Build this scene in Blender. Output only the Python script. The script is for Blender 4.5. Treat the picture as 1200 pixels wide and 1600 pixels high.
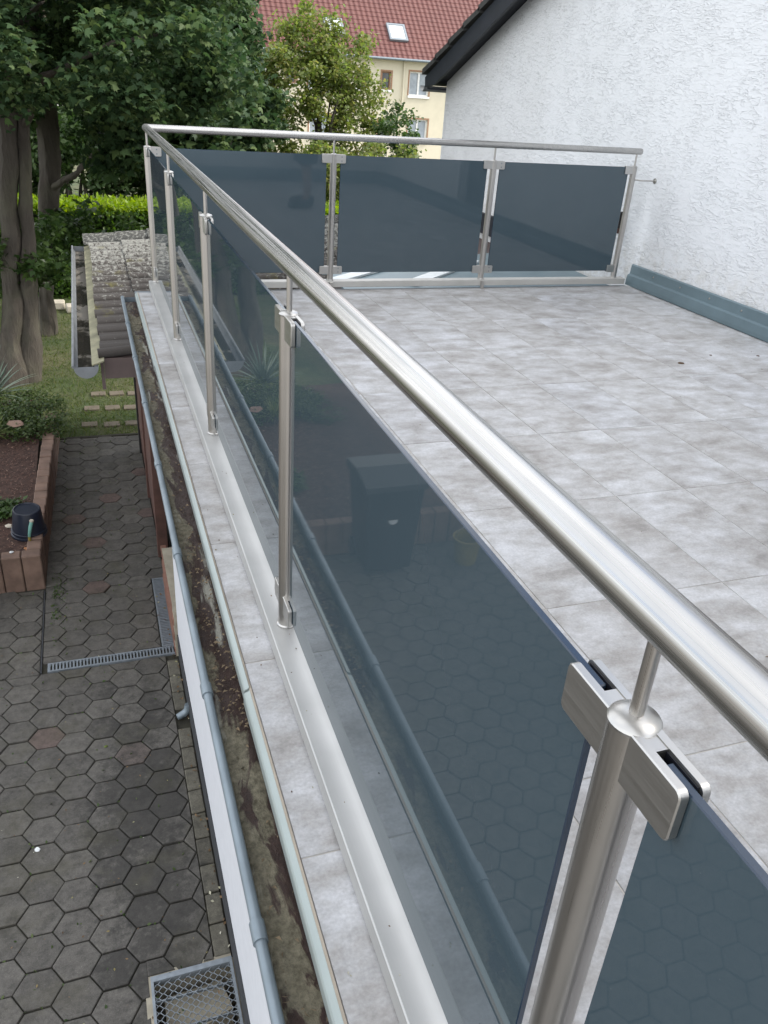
import bpy, bmesh, math, random
import numpy as np
from mathutils import Vector, Matrix, noise
R = math.radians
random.seed(7); rng = np.random.default_rng(11)
for o in list(bpy.data.objects): bpy.data.objects.remove(o)
S = bpy.context.scene; COL = S.collection

# ---------------------------------------------------------------- camera
cam_d = bpy.data.cameras.new('camera'); cam = bpy.data.objects.new('camera', cam_d); COL.objects.link(cam)
cam.location = (-0.3766, -0.3929, 1.2300); cam.rotation_euler = (1.0784, -0.0639, -0.3271)
cam_d.sensor_fit = 'AUTO'; cam_d.sensor_width = 36; cam_d.lens = 1259.3/1600*36
cam_d.clip_start = 0.02; cam_d.clip_end = 900
S.camera = cam
# ---------------------------------------------------------------- sky + sun
SUN_EL, SUN_AZ = 42.0, (0.90, -0.22)          # direction towards the sun (x, y)
W = bpy.data.worlds.new('World'); S.world = W; W.use_nodes = True
wt = W.node_tree; wt.nodes.clear()
wo = wt.nodes.new('ShaderNodeOutputWorld'); bg = wt.nodes.new('ShaderNodeBackground')
sky = wt.nodes.new('ShaderNodeTexSky'); sky.sky_type = 'NISHITA'; sky.sun_disc = False
sky.sun_elevation = R(SUN_EL); sky.sun_rotation = math.atan2(SUN_AZ[0], SUN_AZ[1])
sky.dust_density = 2.5; sky.air_density = 1.0; sky.ozone_density = 1.0
tc = wt.nodes.new('ShaderNodeTexCoord'); nz = wt.nodes.new('ShaderNodeTexNoise')
nz.inputs['Scale'].default_value = 2.6; nz.inputs['Detail'].default_value = 6; nz.inputs['Roughness'].default_value = .55
cr = wt.nodes.new('ShaderNodeValToRGB'); cr.color_ramp.elements[0].position = .30; cr.color_ramp.elements[1].position = .56
mx = wt.nodes.new('ShaderNodeMix'); mx.data_type = 'RGBA'; mx.inputs[7].default_value = (7.6, 7.7, 7.8, 1)
wt.links.new(tc.outputs['Generated'], nz.inputs['Vector']); wt.links.new(nz.outputs['Fac'], cr.inputs['Fac'])
wt.links.new(cr.outputs['Color'], mx.inputs[0]); wt.links.new(sky.outputs['Color'], mx.inputs[6])
wt.links.new(mx.outputs[2], bg.inputs['Color']); bg.inputs['Strength'].default_value = 0.15
wt.links.new(bg.outputs['Background'], wo.inputs['Surface'])
sd = bpy.data.lights.new('sun', 'SUN'); sd.energy = 2.2; sd.angle = R(8); sd.color = (1, .95, .87)
sun = bpy.data.objects.new('sun', sd); COL.objects.link(sun); sun.location = (20, 8, 30)
_h = math.hypot(*SUN_AZ)
sun.rotation_euler = Vector((-SUN_AZ[0]/_h*math.cos(R(SUN_EL)), -SUN_AZ[1]/_h*math.cos(R(SUN_EL)), -math.sin(R(SUN_EL)))).to_track_quat('-Z', 'Y').to_euler()
S.render.engine = 'CYCLES'
S.view_settings.view_transform = 'Standard'; S.view_settings.look = 'None'
S.view_settings.exposure = 1.15; S.view_settings.gamma = 1; S.view_settings.use_curve_mapping = False
S.cycles.max_bounces = 6; S.cycles.diffuse_bounces = 3; S.cycles.glossy_bounces = 4; S.cycles.transmission_bounces = 2; S.cycles.transparent_max_bounces = 4

# ---------------------------------------------------------------- materials
class NT:
    def __init__(s, name):
        s.m = bpy.data.materials.new(name); s.m.use_nodes = True; s.t = s.m.node_tree
        s.p = s.t.nodes['Principled BSDF']; s.out = s.t.nodes['Material Output']
    def n(s, k, **kw):
        n = s.t.nodes.new('ShaderNode'+k)
        for a, v in kw.items(): setattr(n, a, v)
        return n
    def l(s, a, b): s.t.links.new(a, b)
    def coord(s, kind='Object', scale=(1,1,1), rand=False, rot=(0,0,0)):
        t = s.n('TexCoord'); mp = s.n('Mapping'); mp.inputs['Scale'].default_value = scale; mp.inputs['Rotation'].default_value = rot
        if kind == 'World':
            g = s.n('NewGeometry'); s.l(g.outputs['Position'], mp.inputs['Vector'])
        else: s.l(t.outputs[kind], mp.inputs['Vector'])
        if rand:
            oi = s.n('ObjectInfo'); vm = s.n('VectorMath', operation='MULTIPLY'); vm.inputs[1].default_value = (37., 53., 71.)
            s.l(oi.outputs['Random'], vm.inputs[0]); ad = s.n('VectorMath', operation='ADD')
            s.l(mp.outputs[0], ad.inputs[0]); s.l(vm.outputs[0], ad.inputs[1]); return ad.outputs[0]
        return mp.outputs[0]
    def noise(s, v, scale, detail=4, rough=.55, dist=0):
        n = s.n('TexNoise'); n.inputs['Scale'].default_value = scale; n.inputs['Detail'].default_value = detail
        n.inputs['Roughness'].default_value = rough; n.inputs['Distortion'].default_value = dist
        s.l(v, n.inputs['Vector']); return n.outputs['Fac']
    def ramp(s, f, stops, interp='LINEAR'):
        r = s.n('ValToRGB'); e = r.color_ramp.elements; r.color_ramp.interpolation = interp
        while len(e) < len(stops): e.new(.5)
        for i, (p, c) in enumerate(stops):
            e[i].position = p
            if not isinstance(c, (tuple, list)): c = (c, c, c)
            e[i].color = (*c[:3], 1)
        s.l(f, r.inputs['Fac']); return r.outputs['Color']
    def mix(s, f, a, b, mode='MIX'):
        m = s.n('Mix', data_type='RGBA', blend_type=mode)
        for i, v in ((0, f), (6, a), (7, b)):
            if isinstance(v, (int, float)): m.inputs[i].default_value = v if i == 0 else (v, v, v, 1)
            elif isinstance(v, (tuple, list)): m.inputs[i].default_value = (*v[:3], 1)
            else: s.l(v, m.inputs[i])
        return m.outputs[2]
    def math(s, op, a, b=0, clamp=False):
        m = s.n('Math', operation=op, use_clamp=clamp)
        for i, v in ((0, a), (1, b)):
            if isinstance(v, (int, float)): m.inputs[i].default_value = v
            else: s.l(v, m.inputs[i])
        return m.outputs[0]
    def objrand(s): return s.n('ObjectInfo').outputs['Random']
    def island(s): return s.n('NewGeometry').outputs['Random Per Island']
    def bump(s, h, strength=.3, dist=.01, normal=None):
        b = s.n('Bump'); b.inputs['Strength'].default_value = strength; b.inputs['Distance'].default_value = dist
        s.l(h, b.inputs['Height'])
        if normal is not None: s.l(normal, b.inputs['Normal'])
        s.l(b.outputs[0], s.p.inputs['Normal']); return b.outputs[0]
    def set(s, color=None, rough=None, metal=None, ior=None, **kw):
        for k, v in (('Base Color', color), ('Roughness', rough), ('Metallic', metal), ('IOR', ior)):
            if v is None: continue
            if isinstance(v, (int, float)): s.p.inputs[k].default_value = v
            elif isinstance(v, tuple): s.p.inputs[k].default_value = (*v[:3], 1)
            else: s.l(v, s.p.inputs[k])
        return s.m

def simple(name, col, rough=.6, metal=0, var=.12, nscale=14, bump=0, bscale=60):
    k = NT(name); v = k.coord('World'); f = k.noise(v, nscale, 5)
    a = tuple(c*(1-var) for c in col); b = tuple(min(1, c*(1+var)) for c in col)
    c = k.ramp(f, [(.3, a), (.7, b)])
    if bump: k.bump(k.noise(v, bscale, 4), bump, .004)
    return k.set(c, rough, metal)

def m_steel(name, stretch, col=(.66, .64, .61), r0=.28, r1=.40, metal=1.0):
    k = NT(name); v = k.coord('Object', stretch); f = k.noise(v, 1.0, 3, .6)
    g = k.noise(k.coord('World'), 5, 3)
    rr = k.ramp(f, [(.3, r0), (.7, r1)]); c = k.mix(k.ramp(g, [(.35, 0.), (.75, 1.)]), col, tuple(x*.86 for x in col))
    k.bump(f, .03, .0008); return k.set(c, rr, metal)
STEEL_Y = m_steel('brushed_steel_along_y', (420, 1.5, 420), (.47, .46, .445), .20, .40)
STEEL_Z = m_steel('brushed_steel_post', (500, 500, 3), (.50, .48, .455), .26, .38)
STEEL_CL = m_steel('brushed_steel_clamp', (5, 5, 400), (.52, .51, .49), .30, .42)
RAIL = m_steel('satin_rail_steel', (300, 3, 300), (.46, .46, .45), .46, .56, .6)
RAILX = m_steel('satin_rail_steel_x', (3, 300, 300), (.52, .51, .485), .50, .58, .55)

def m_glass():
    k = NT('dark_grey_glass'); v = k.coord('World')
    d = k.noise(v, 3.0, 5, .6); sp = k.noise(v, 240, 2, .5)
    spk = k.ramp(sp, [(.77, 0.), (.80, .12)])
    c = k.mix(k.ramp(d, [(.3, 0.), (.75, 1.)]), (.047, .070, .086), (.053, .076, .092))
    c = k.mix(spk, c, (.3, .32, .33))
    sm = k.ramp(k.noise(v, 1.7, 6, .65, .6), [(.45, .012), (.8, .06)])
    k.p.inputs['Specular IOR Level'].default_value = .5
    return k.set(c, sm, 0, 1.56)
GLASS = m_glass()
GLASS_EDGE = simple('glass_edge', (.02, .035, .06), .12, 0)
RUBBER = simple('black_rubber', (.006, .007, .012), .5)

def m_tile():
    k = NT('terrace_tile'); v = k.coord('Object', (1, 1, 1), True)
    v2 = k.coord('Object', (1.6, 2.6, 1), True)
    a = k.noise(v2, 3.6, 9, .66, .15); b = k.noise(v, 34, 6, .7); c3 = k.noise(v, 150, 3, .6)
    base = k.ramp(a, [(.32, (.28, .266, .254)), (.43, (.365, .352, .342)), (.53, (.445, .441, .443)), (.66, (.55, .552, .568))])
    fine = k.ramp(b, [(.32, .72), (.52, .97), (.72, 1.1)])
    col = k.mix(.55, base, fine, 'MULTIPLY')
    col = k.mix(.32, col, k.ramp(c3, [(.3, .6), (.7, 1.25)]), 'MULTIPLY')
    tint = k.ramp(k.objrand(), [(0, (.93, .92, .91)), (.5, (1, 1, 1)), (1, (.96, .965, .98))])
    col = k.mix(1, col, tint, 'MULTIPLY')
    k.bump(b, .12, .0015)
    return k.set(col, k.ramp(b, [(.3, .42), (.7, .58)]))
TILE = m_tile()
GROUT = simple('grout', (.40, .375, .34), .9, 0, .2, 20)
def m_plaster():
    k = NT('rough_white_plaster'); v = k.coord('World', (1, .34, 1.25), rot=(R(18), 0, 0))
    a = k.noise(v, 37, 3, .55, .6); b = k.noise(k.coord('World'), 9, 4); c3 = k.noise(k.coord('World'), 120, 3)
    ridge = k.ramp(a, [(.33, 0.), (.42, .15), (.46, 1.), (.52, .80), (.60, .78), (.64, .45), (.68, .80), (.9, .75)])
    msk = k.ramp(k.noise(k.coord('World', (1, .7, 1)), 7, 3), [(.36, .30), (.62, 1.)])
    h = k.mix(.10, k.mix(msk, (.72, .72, .72), ridge), c3)
    k.bump(h, .74, .011)
    st = k.noise(k.coord('World', (1, 1.2, .5)), 1.6, 5)
    col = k.mix(k.ramp(st, [(.35, 0.), (.8, .6)]), (.75, .765, .785), (.69, .70, .71))
    sz_ = k.n('SeparateXYZ'); gg = k.n('NewGeometry'); k.l(gg.outputs['Position'], sz_.inputs[0])
    sp_ = k.math('MULTIPLY', k.math('SUBTRACT', 1, k.math('MULTIPLY', k.math('SUBTRACT', sz_.outputs[2], .05), 3.2), True), k.ramp(k.noise(k.coord('World'), 13, 6, .75), [(.42, 0.), (.62, .55)]))
    col = k.mix(sp_, col, (.50, .475, .42))
    rs_ = k.ramp(k.noise(k.coord('World', (1, 5, .35)), 2.2, 5, .6), [(.58, 0.), (.76, .35)]); col = k.mix(rs_, col, (.60, .61, .61))
    return k.set(col, .8)
PLASTER = m_plaster()
FLASH = simple('blue_grey_sheet_metal', (.135, .19, .215), .42, .15, .08, 6)
TRIM = simple('pale_aluminium_trim', (.30, .34, .33), .45, .2, .06, 10)
SEAL = simple('beige_sealant', (.36, .31, .25), .7)
ZINC = simple('weathered_zinc', (.185, .222, .25), .45, .35, .16, 9, .1)
ZINCP = simple('grey_gutter_plastic', (.15, .16, .17), .5, 0, .2, 12, .1)
PAINT = simple('white_wall_paint', (.60, .61, .64), .7, 0, .04, 20, .15, 160)
PLINTH = simple('bitumen_plinth', (.032, .034, .038), .8, 0, .25, 20)
def m_sediment():
    k = NT('gutter_sediment'); v = k.coord('World', (1.6, .55, 1)); w = k.coord('World')
    a = k.noise(v, 7, 6, .6, .8); b = k.noise(w, 60, 6, .7); c3 = k.noise(k.coord('World', (3, .5, 1)), 4.2, 5, .6, .5)
    moss = k.mix(k.ramp(b, [(.3, 0.), (.7, 1.)]), (.050, .044, .026), (.20, .178, .125)); mud = k.mix(b, (.012, .006, .005), (.05, .024, .016))
    lime = k.mix(b, (.20, .20, .16), (.40, .39, .34))
    sx = k.n('SeparateXYZ'); g_ = k.n('NewGeometry'); k.l(g_.outputs['Position'], sx.inputs[0])
    wet = k.math('ADD', a, k.math('MULTIPLY', k.math('ADD', sx.outputs[0], .158), 3.2))
    mid = k.math('MULTIPLY', k.math('SUBTRACT', 1, k.math('ABSOLUTE', k.math('MULTIPLY', k.math('SUBTRACT', sx.outputs[1], 1.45), 1.9)), True), .16)
    c = k.mix(k.ramp(k.math('ADD', wet, mid), [(.46, 0.), (.50, 1.)]), moss, mud)
    c = k.mix(k.ramp(c3, [(.57, 0.), (.63, .9)]), c, lime)
    k.bump(k.mix(.5, a, b), .8, .02)
    return k.set(c, k.ramp(a, [(.44, .85), (.55, .5)]))
SEDIMENT = m_sediment()
def m_paver(name, tone):
    k = NT(name); w = k.coord('World'); a = k.noise(w, 2.2, 5, .6); b = k.noise(w, 26, 6, .7); c3 = k.noise(w, 160, 4, .75)
    r = k.objrand()
    base = k.ramp(r, [(0, tuple(x*.80 for x in tone)), (.35, tuple(x*.94 for x in tone)), (.6, tone), (.965, tuple(x*1.12 for x in tone)), (.975, (tone[0]*1.15, tone[1]*.88, tone[2]*.86)), (1, (tone[0]*1.15, tone[1]*.88, tone[2]*.86))])
    c = k.mix(.75, base, k.ramp(b, [(.3, .55), (.5, 1.), (.75, 1.25)]), 'MULTIPLY')
    c = k.mix(.7, c, k.ramp(c3, [(.3, .5), (.62, 1.1), (.70, 2.2)]), 'MULTIPLY')
    # damp and algae stains that have a shape of their own
    sx = k.n('SeparateXYZ'); s_ = k.n('NewGeometry'); k.l(s_.outputs['Position'], sx.inputs[0])
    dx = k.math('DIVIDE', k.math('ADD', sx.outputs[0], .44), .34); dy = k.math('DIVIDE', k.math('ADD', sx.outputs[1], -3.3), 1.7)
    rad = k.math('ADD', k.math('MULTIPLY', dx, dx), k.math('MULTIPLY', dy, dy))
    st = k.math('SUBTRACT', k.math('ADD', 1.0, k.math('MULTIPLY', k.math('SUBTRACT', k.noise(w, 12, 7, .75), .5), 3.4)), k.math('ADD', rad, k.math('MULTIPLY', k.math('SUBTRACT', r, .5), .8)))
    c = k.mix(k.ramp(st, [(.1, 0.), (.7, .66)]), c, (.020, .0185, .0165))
    al = k.ramp(k.noise(w, 3.1, 6, .65), [(.50, 0.), (.70, .6)])
    c = k.mix(al, c, (.050, .046, .028))
    rim = k.ramp(k.noise(w, 9, 5, .75), [(.36, .62), (.52, 1.), (.7, 1.2)]); c = k.mix(.8, c, rim, 'MULTIPLY')
    k.bump(k.mix(.5, b, c3), .5, .004)
    return k.set(c, .82)
PAVER = m_paver('concrete_paver', (.094, .087, .077))
PAVER_L = m_paver('edge_paver', (.115, .106, .083))
JOINT = simple('mossy_joint_sand', (.026, .024, .016), .95, 0, .4, 12, .6, 90)
PALIS = simple('brown_concrete_block', (.15, .096, .072), .85, 0, .28, 7, .3, 60)
MULCHG = simple('mulch_soil', (.050, .026, .019), .95, 0, .4, 16, .8, 60)
GRATE = simple('galvanised_grate', (.20, .225, .25), .5, .3, .15, 30)
CONC = simple('light_concrete', (.30, .27, .21), .9, 0, .25, 8, .4, 70)
DARK = simple('dark_void', (.012, .010, .010), .9)
WOOD = simple('brown_stained_board', (.080, .038, .029), .7, 0, .3, 9, .2, 40)
FASCIA = simple('dark_brown_fascia', (.085, .06, .055), .65, 0, .15, 8)
BRICK = simple('red_brick', (.17, .08, .055), .85, 0, .3, 9, .4, 60)
def m_rooftile(name, base, lich):
    k = NT(name); w = k.coord('World'); a = k.noise(w, 30, 7, .8, .1); b = k.noise(w, 110, 4, .7); c3 = k.noise(w, 3.2, 4, .6)
    sx = k.n('SeparateXYZ'); g = k.n('NewGeometry'); k.l(g.outputs['Position'], sx.inputs[0])
    yy = k.math('MULTIPLY', k.math('SUBTRACT', sx.outputs[1], 5.3), .26 * lich, True)
    col = k.mix(b, tuple(x*.6 for x in base), tuple(x*1.4 for x in base))
    lm = k.math('MULTIPLY', k.ramp(k.math('ADD', a, k.math('MULTIPLY', yy, .22)), [(.63, 0.), (.69, 1.)]), k.ramp(b, [(.3, .55), (.6, 1.)]))
    col = k.mix(lm, col, (.23, .23, .21))
    mm = k.ramp(c3, [(.60, 0.), (.68, .8)]); col = k.mix(k.math('MULTIPLY', mm, k.ramp(a, [(.4, 0.), (.55, 1.)])), col, (.10, .09, .018))
    k.bump(k.mix(.5, a, b), .6, .006)
    return k.set(col, .88)
ROOFT = m_rooftile('lichen_roof_tile', (.042, .036, .032), 1)
ROOFV = m_rooftile('lichen_verge_cap', (.045, .045, .042), .55)
EAVE = simple('mossy_eave_board', (.20, .19, .125), .85, 0, .35, 8, .3, 50)
BLACKR = simple('anthracite_board', (.016, .019, .027), .55, 0, .2, 8)
BLACKT = simple('dark_verge_tile', (.035, .036, .034), .8, 0, .35, 12, .3, 60)
CREAM = simple('cream_render', (.60, .55, .425), .85, 0, .05, 2)
WFRAME = simple('white_window_frame', (.78, .78, .76), .4)
SURR = simple('brown_window_reveal', (.30, .17, .10), .7)
def m_pane():
    k = NT('window_pane'); c = k.ramp(k.noise(k.coord('World'), .9, 2), [(.4, (.03, .035, .04)), (.65, (.10, .11, .11))])
    return k.set(c, .06, 0, 1.5)
PANE = m_pane()
CURT = simple('window_curtain', (.32, .36, .40), .25, 0, .2, 3)
def m_redroof():
    k = NT('red_roof_tiles'); w = k.coord('Object'); sx = k.n('SeparateXYZ'); k.l(w, sx.inputs[0])
    col = k.mix(k.noise(w, .8, 4), (.088, .028, .024), (.12, .038, .031)); col = k.mix(.6, col, k.ramp(k.noise(w, 12, 4, .7), [(.3, .6), (.7, 1.3)]), 'MULTIPLY')
    wv = k.n('TexWave'); wv.wave_type = 'BANDS'; wv.bands_direction = 'X'; wv.inputs['Scale'].default_value = .314*5/ (2*math.pi)*4
    k.l(w, wv.inputs['Vector']); k.bump(wv.outputs['Fac'], .9, .06)
    return k.set(col, .7)
REDROOF = m_redroof()
def m_leaf(name, cols, trans=.35, rough=.42, spec=.35):
    k = NT(name); r = k.island(); n_ = len(cols)
    c = k.ramp(r, [(i/(n_-1), cc) for i, cc in enumerate(cols)])
    k.set(c, rough); k.p.inputs['Specular IOR Level'].default_value = spec
    tr = k.n('BsdfTranslucent'); hs = k.n('HueSaturation'); hs.inputs['Saturation'].default_value = 1.15; hs.inputs['Value'].default_value = 1.5
    k.l(c, hs.inputs['Color']); k.l(hs.outputs[0], tr.inputs['Color'])
    ms = k.n('MixShader'); ms.inputs[0].default_value = trans
    k.l(k.p.outputs[0], ms.inputs[1]); k.l(tr.outputs[0], ms.inputs[2]); k.l(ms.outputs[0], k.out.inputs['Surface'])
    return k.m
LEAF_MAPLE = m_leaf('maple_leaf', [(.026, .050, .024), (.040, .074, .033), (.058, .100, .040), (.095, .135, .050)], .33, .55, .2)
LEAF_BIRCH = m_leaf('light_leaf', [(.095, .135, .034), (.13, .175, .045), (.17, .21, .06), (.21, .20, .07)], .5)
LEAF_SHRUB = m_leaf('shrub_leaf', [(.030, .062, .018), (.050, .090, .026), (.075, .12, .035)])
LEAF_HEDGE = m_leaf('hedge_lit_leaf', [(.13, .21, .014), (.18, .27, .018), (.24, .32, .025)], .45)  # brighter leaves for the top: sunlight on the hedge put into the colour
LEAF_HEDGE_SHADED = m_leaf('hedge_shaded_leaf', [(.040, .088, .014), (.060, .12, .018), (.085, .15, .024)], .35)  # darker leaves for the front: its shading put into the colour
LEAF_GROUND = m_leaf('groundcover_leaf', [(.030, .055, .018), (.050, .080, .022), (.078, .105, .030)])
LEAF_YUCCA = m_leaf('yucca_leaf', [(.07, .105, .085), (.11, .15, .115), (.15, .19, .14)], .15)
LEAF_STRAP = m_leaf('strap_leaf', [(.08, .13, .03), (.14, .18, .05), (.2, .22, .08)], .3)
GRASSM = m_leaf('grass_blade', [(.045, .080, .018), (.065, .105, .024), (.095, .125, .036), (.13, .13, .05)], .35, .6, .15)
def m_lawn():
    k = NT('lawn_soil'); w = k.coord('World'); a = k.noise(w, .9, 5, .65); b = k.noise(w, 14, 5, .7)
    c = k.mix(k.ramp(a, [(.38, 0.), (.66, 1.)]), (.040, .062, .018), (.090, .085, .040)); c = k.mix(.7, c, k.ramp(b, [(.3, .5), (.7, 1.4)]), 'MULTIPLY')
    k.bump(b, .6, .02); return k.set(c, .95)
LAWN = m_lawn()
def m_bark():
    k = NT('grey_brown_bark'); w = k.coord('World', (1, 1, .22)); a = k.noise(w, 18, 6, .65, .8); b = k.noise(k.coord('World'), 2.4, 4)
    c = k.mix(a, (.030, .025, .020), (.100, .085, .070)); c = k.mix(k.ramp(b, [(.45, 0.), (.7, .5)]), c, (.10, .10, .065))
    k.bump(a, .9, .03); return k.set(c, .92)
BARK = m_bark()
GRAVEL = simple('pale_gravel_ground', (.235, .225, .21), .95, 0, .25, 3, .5, 40)
STONE = simple('pale_stone', (.42, .38, .31), .9, 0, .2, 8, .4, 40)
STEP = simple('stepping_stone', (.12, .10, .075), .9, 0, .25, 8, .4, 50)
NAVY = simple('dark_blue_plastic', (.010, .014, .026), .38, 0, .2, 20)
BINBLK = simple('black_bin_plastic', (.014, .015, .017), .4, 0, .1, 20)
EMBLEM = simple('white_emblem', (.6, .62, .62), .5)
YELLOW = simple('yellow_plastic', (.22, .17, .03), .5)
TEAL = simple('teal_hose', (.12, .28, .24), .5); ORANGE = simple('orange_plastic', (.4, .17, .06), .6)
SKIN = simple('skin', (.40, .24, .17), .55, 0, .05); CLOTH_D = simple('dark_cloth', (.018, .02, .026), .9); CLOTH_B = simple('grey_shirt', (.12, .13, .15), .9)
SHOE = simple('dark_shoe', (.02, .02, .022), .6); HAIR = simple('brown_hair', (.03, .02, .014), .6)
DOORM = simple('anthracite_door', (.03, .034, .04), .35); LITTER = simple('dry_leaf_litter', (.10, .065, .04), .8)
WHITEM = simple('pale_coated_sheet', (.62, .65, .66), .4)

# ---------------------------------------------------------------- builders
def put(o, parent=None):
    COL.objects.link(o)
    if parent is not None: o.parent = parent
    return o
def tag(o, label=None, cat=None, group=None, kind=None):
    for k_, v in (('label', label), ('category', cat), ('group', group), ('kind', kind)):
        if v: o[k_] = v
    return o
def empty(name, loc=(0,0,0), label=None, cat=None, group=None):
    o = bpy.data.objects.new(name, None); o.location = loc; o.empty_display_size = .1; put(o); return tag(o, label, cat, group)

class MB:
    def __init__(s): s.v = []; s.f = []; s.mi = []
    def add(s, vs, fs, mi=0):
        b = len(s.v); s.v += [tuple(p) for p in vs]; s.f += [tuple(b+i for i in f) for f in fs]; s.mi += [mi]*len(fs); return s
    def box(s, x0, x1, y0, y1, z0, z1, mi=0, bev=0):
        if bev:
            bm = bmesh.new(); bmesh.ops.create_cube(bm, size=1)
            for v in bm.verts: v.co = Vector(((x0+x1)/2+v.co.x*(x1-x0), (y0+y1)/2+v.co.y*(y1-y0), (z0+z1)/2+v.co.z*(z1-z0)))
            bmesh.ops.bevel(bm, geom=bm.edges[:], offset=bev, segments=1, affect='EDGES')
            bm.verts.index_update()
            s.add([v.co[:] for v in bm.verts], [[v.index for v in f.verts] for f in bm.faces], mi); bm.free(); return s
        vs = [(x, y, z) for z in (z0, z1) for y in (y0, y1) for x in (x0, x1)]
        return s.add(vs, [(0,2,3,1), (4,5,7,6), (0,1,5,4), (2,6,7,3), (0,4,6,2), (1,3,7,5)], mi)
    def path(s, pts, rad, n=12, mi=0, cap=True):
        pts = [Vector(p) for p in pts]; m = len(pts); rad = [rad]*m if isinstance(rad, (int, float)) else rad
        dirs = [(pts[i+1]-pts[i]).normalized() for i in range(m-1)]
        d0 = dirs[0]; up = Vector((0,0,1)) if abs(d0.z) < .9 else Vector((0,1,0))
        u = d0.cross(up).normalized(); w = u.cross(d0).normalized(); ring = []
        cur = [(u*math.cos(2*math.pi*k/n)+w*math.sin(2*math.pi*k/n)) for k in range(n)]
        for i in range(m):
            if i == 0: nrm = dirs[0]
            elif i == m-1: nrm = dirs[-1]
            else: nrm = (dirs[i-1]+dirs[i]).normalized()
            if i > 0:
                q = dirs[i-1].rotation_difference(dirs[i]) if i < m-1 else None
            offs = []
            dprev = dirs[max(i-1, 0)]
            for c in cur:
                t = -(c.dot(nrm))/max(dprev.dot(nrm), .2); offs.append(c + dprev*t)
            ring.append([pts[i]+o_*rad[i] for o_ in offs])
            if 0 < i < m-1: cur = [q @ c for c in cur]
        b = [p for r in ring for p in r]; fs = []
        for i in range(m-1):
            for k in range(n):
                a = i*n+k; a2 = i*n+(k+1) % n; fs.append((a, a2, a2+n, a+n))
        if cap: fs.append(tuple(reversed(range(n)))); fs.append(tuple((m-1)*n+k for k in range(n)))
        return s.add(b, fs, mi)
    def lathe(s, prof, c=(0,0,0), n=20, mi=0):
        vs = []; fs = []
        for r, z in prof:
            for k in range(n): a = 2*math.pi*k/n; vs.append((c[0]+r*math.cos(a), c[1]+r*math.sin(a), c[2]+z))
        for i in range(len(prof)-1):
            for k in range(n): a = i*n+k; a2 = i*n+(k+1) % n; fs.append((a, a2, a2+n, a+n))
        fs.append(tuple(reversed(range(n)))); fs.append(tuple((len(prof)-1)*n+k for k in range(n)))
        return s.add(vs, fs, mi)
    def prism(s, poly, axis, a, b, mi=0):      # poly in the two other axes (cyclic order x,y,z)
        def P(p, t):
            return (t, p[0], p[1]) if axis == 0 else ((p[0], t, p[1]) if axis == 1 else (p[0], p[1], t))
        n = len(poly); vs = [P(p, a) for p in poly]+[P(p, b) for p in poly]
        fs = [tuple(range(n)), tuple(reversed(range(n, 2*n)))]+[(i, i+n, (i+1) % n+n, (i+1) % n) for i in range(n)]
        return s.add(vs, fs, mi)
    def mesh(s, name, mats, smooth=40):
        me = bpy.data.meshes.new(name); me.from_pydata(s.v, [], s.f)
        if not isinstance(mats, (list, tuple)): mats = [mats]
        for m in mats: me.materials.append(m)
        me.polygons.foreach_set('material_index', s.mi)
        bm = bmesh.new(); bm.from_mesh(me); bmesh.ops.recalc_face_normals(bm, faces=bm.faces); bm.to_mesh(me); bm.free()
        if smooth:
            me.polygons.foreach_set('use_smooth', [True]*len(me.polygons)); me.set_sharp_from_angle(angle=R(smooth))
        me.update(); return me
    def build(s, name, mats, parent=None, loc=(0,0,0), rot=(0,0,0), smooth=40):
        o = bpy.data.objects.new(name, s.mesh(name, mats, smooth)); o.location = loc; o.rotation_euler = rot; return put(o, parent)
def inst(name, me, parent=None, loc=(0,0,0), rot=(0,0,0), scale=(1,1,1)):
    o = bpy.data.objects.new(name, me); o.location = loc; o.rotation_euler = rot; o.scale = scale; return put(o, parent)
def struct(o): o['kind'] = 'structure'; return o

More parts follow.
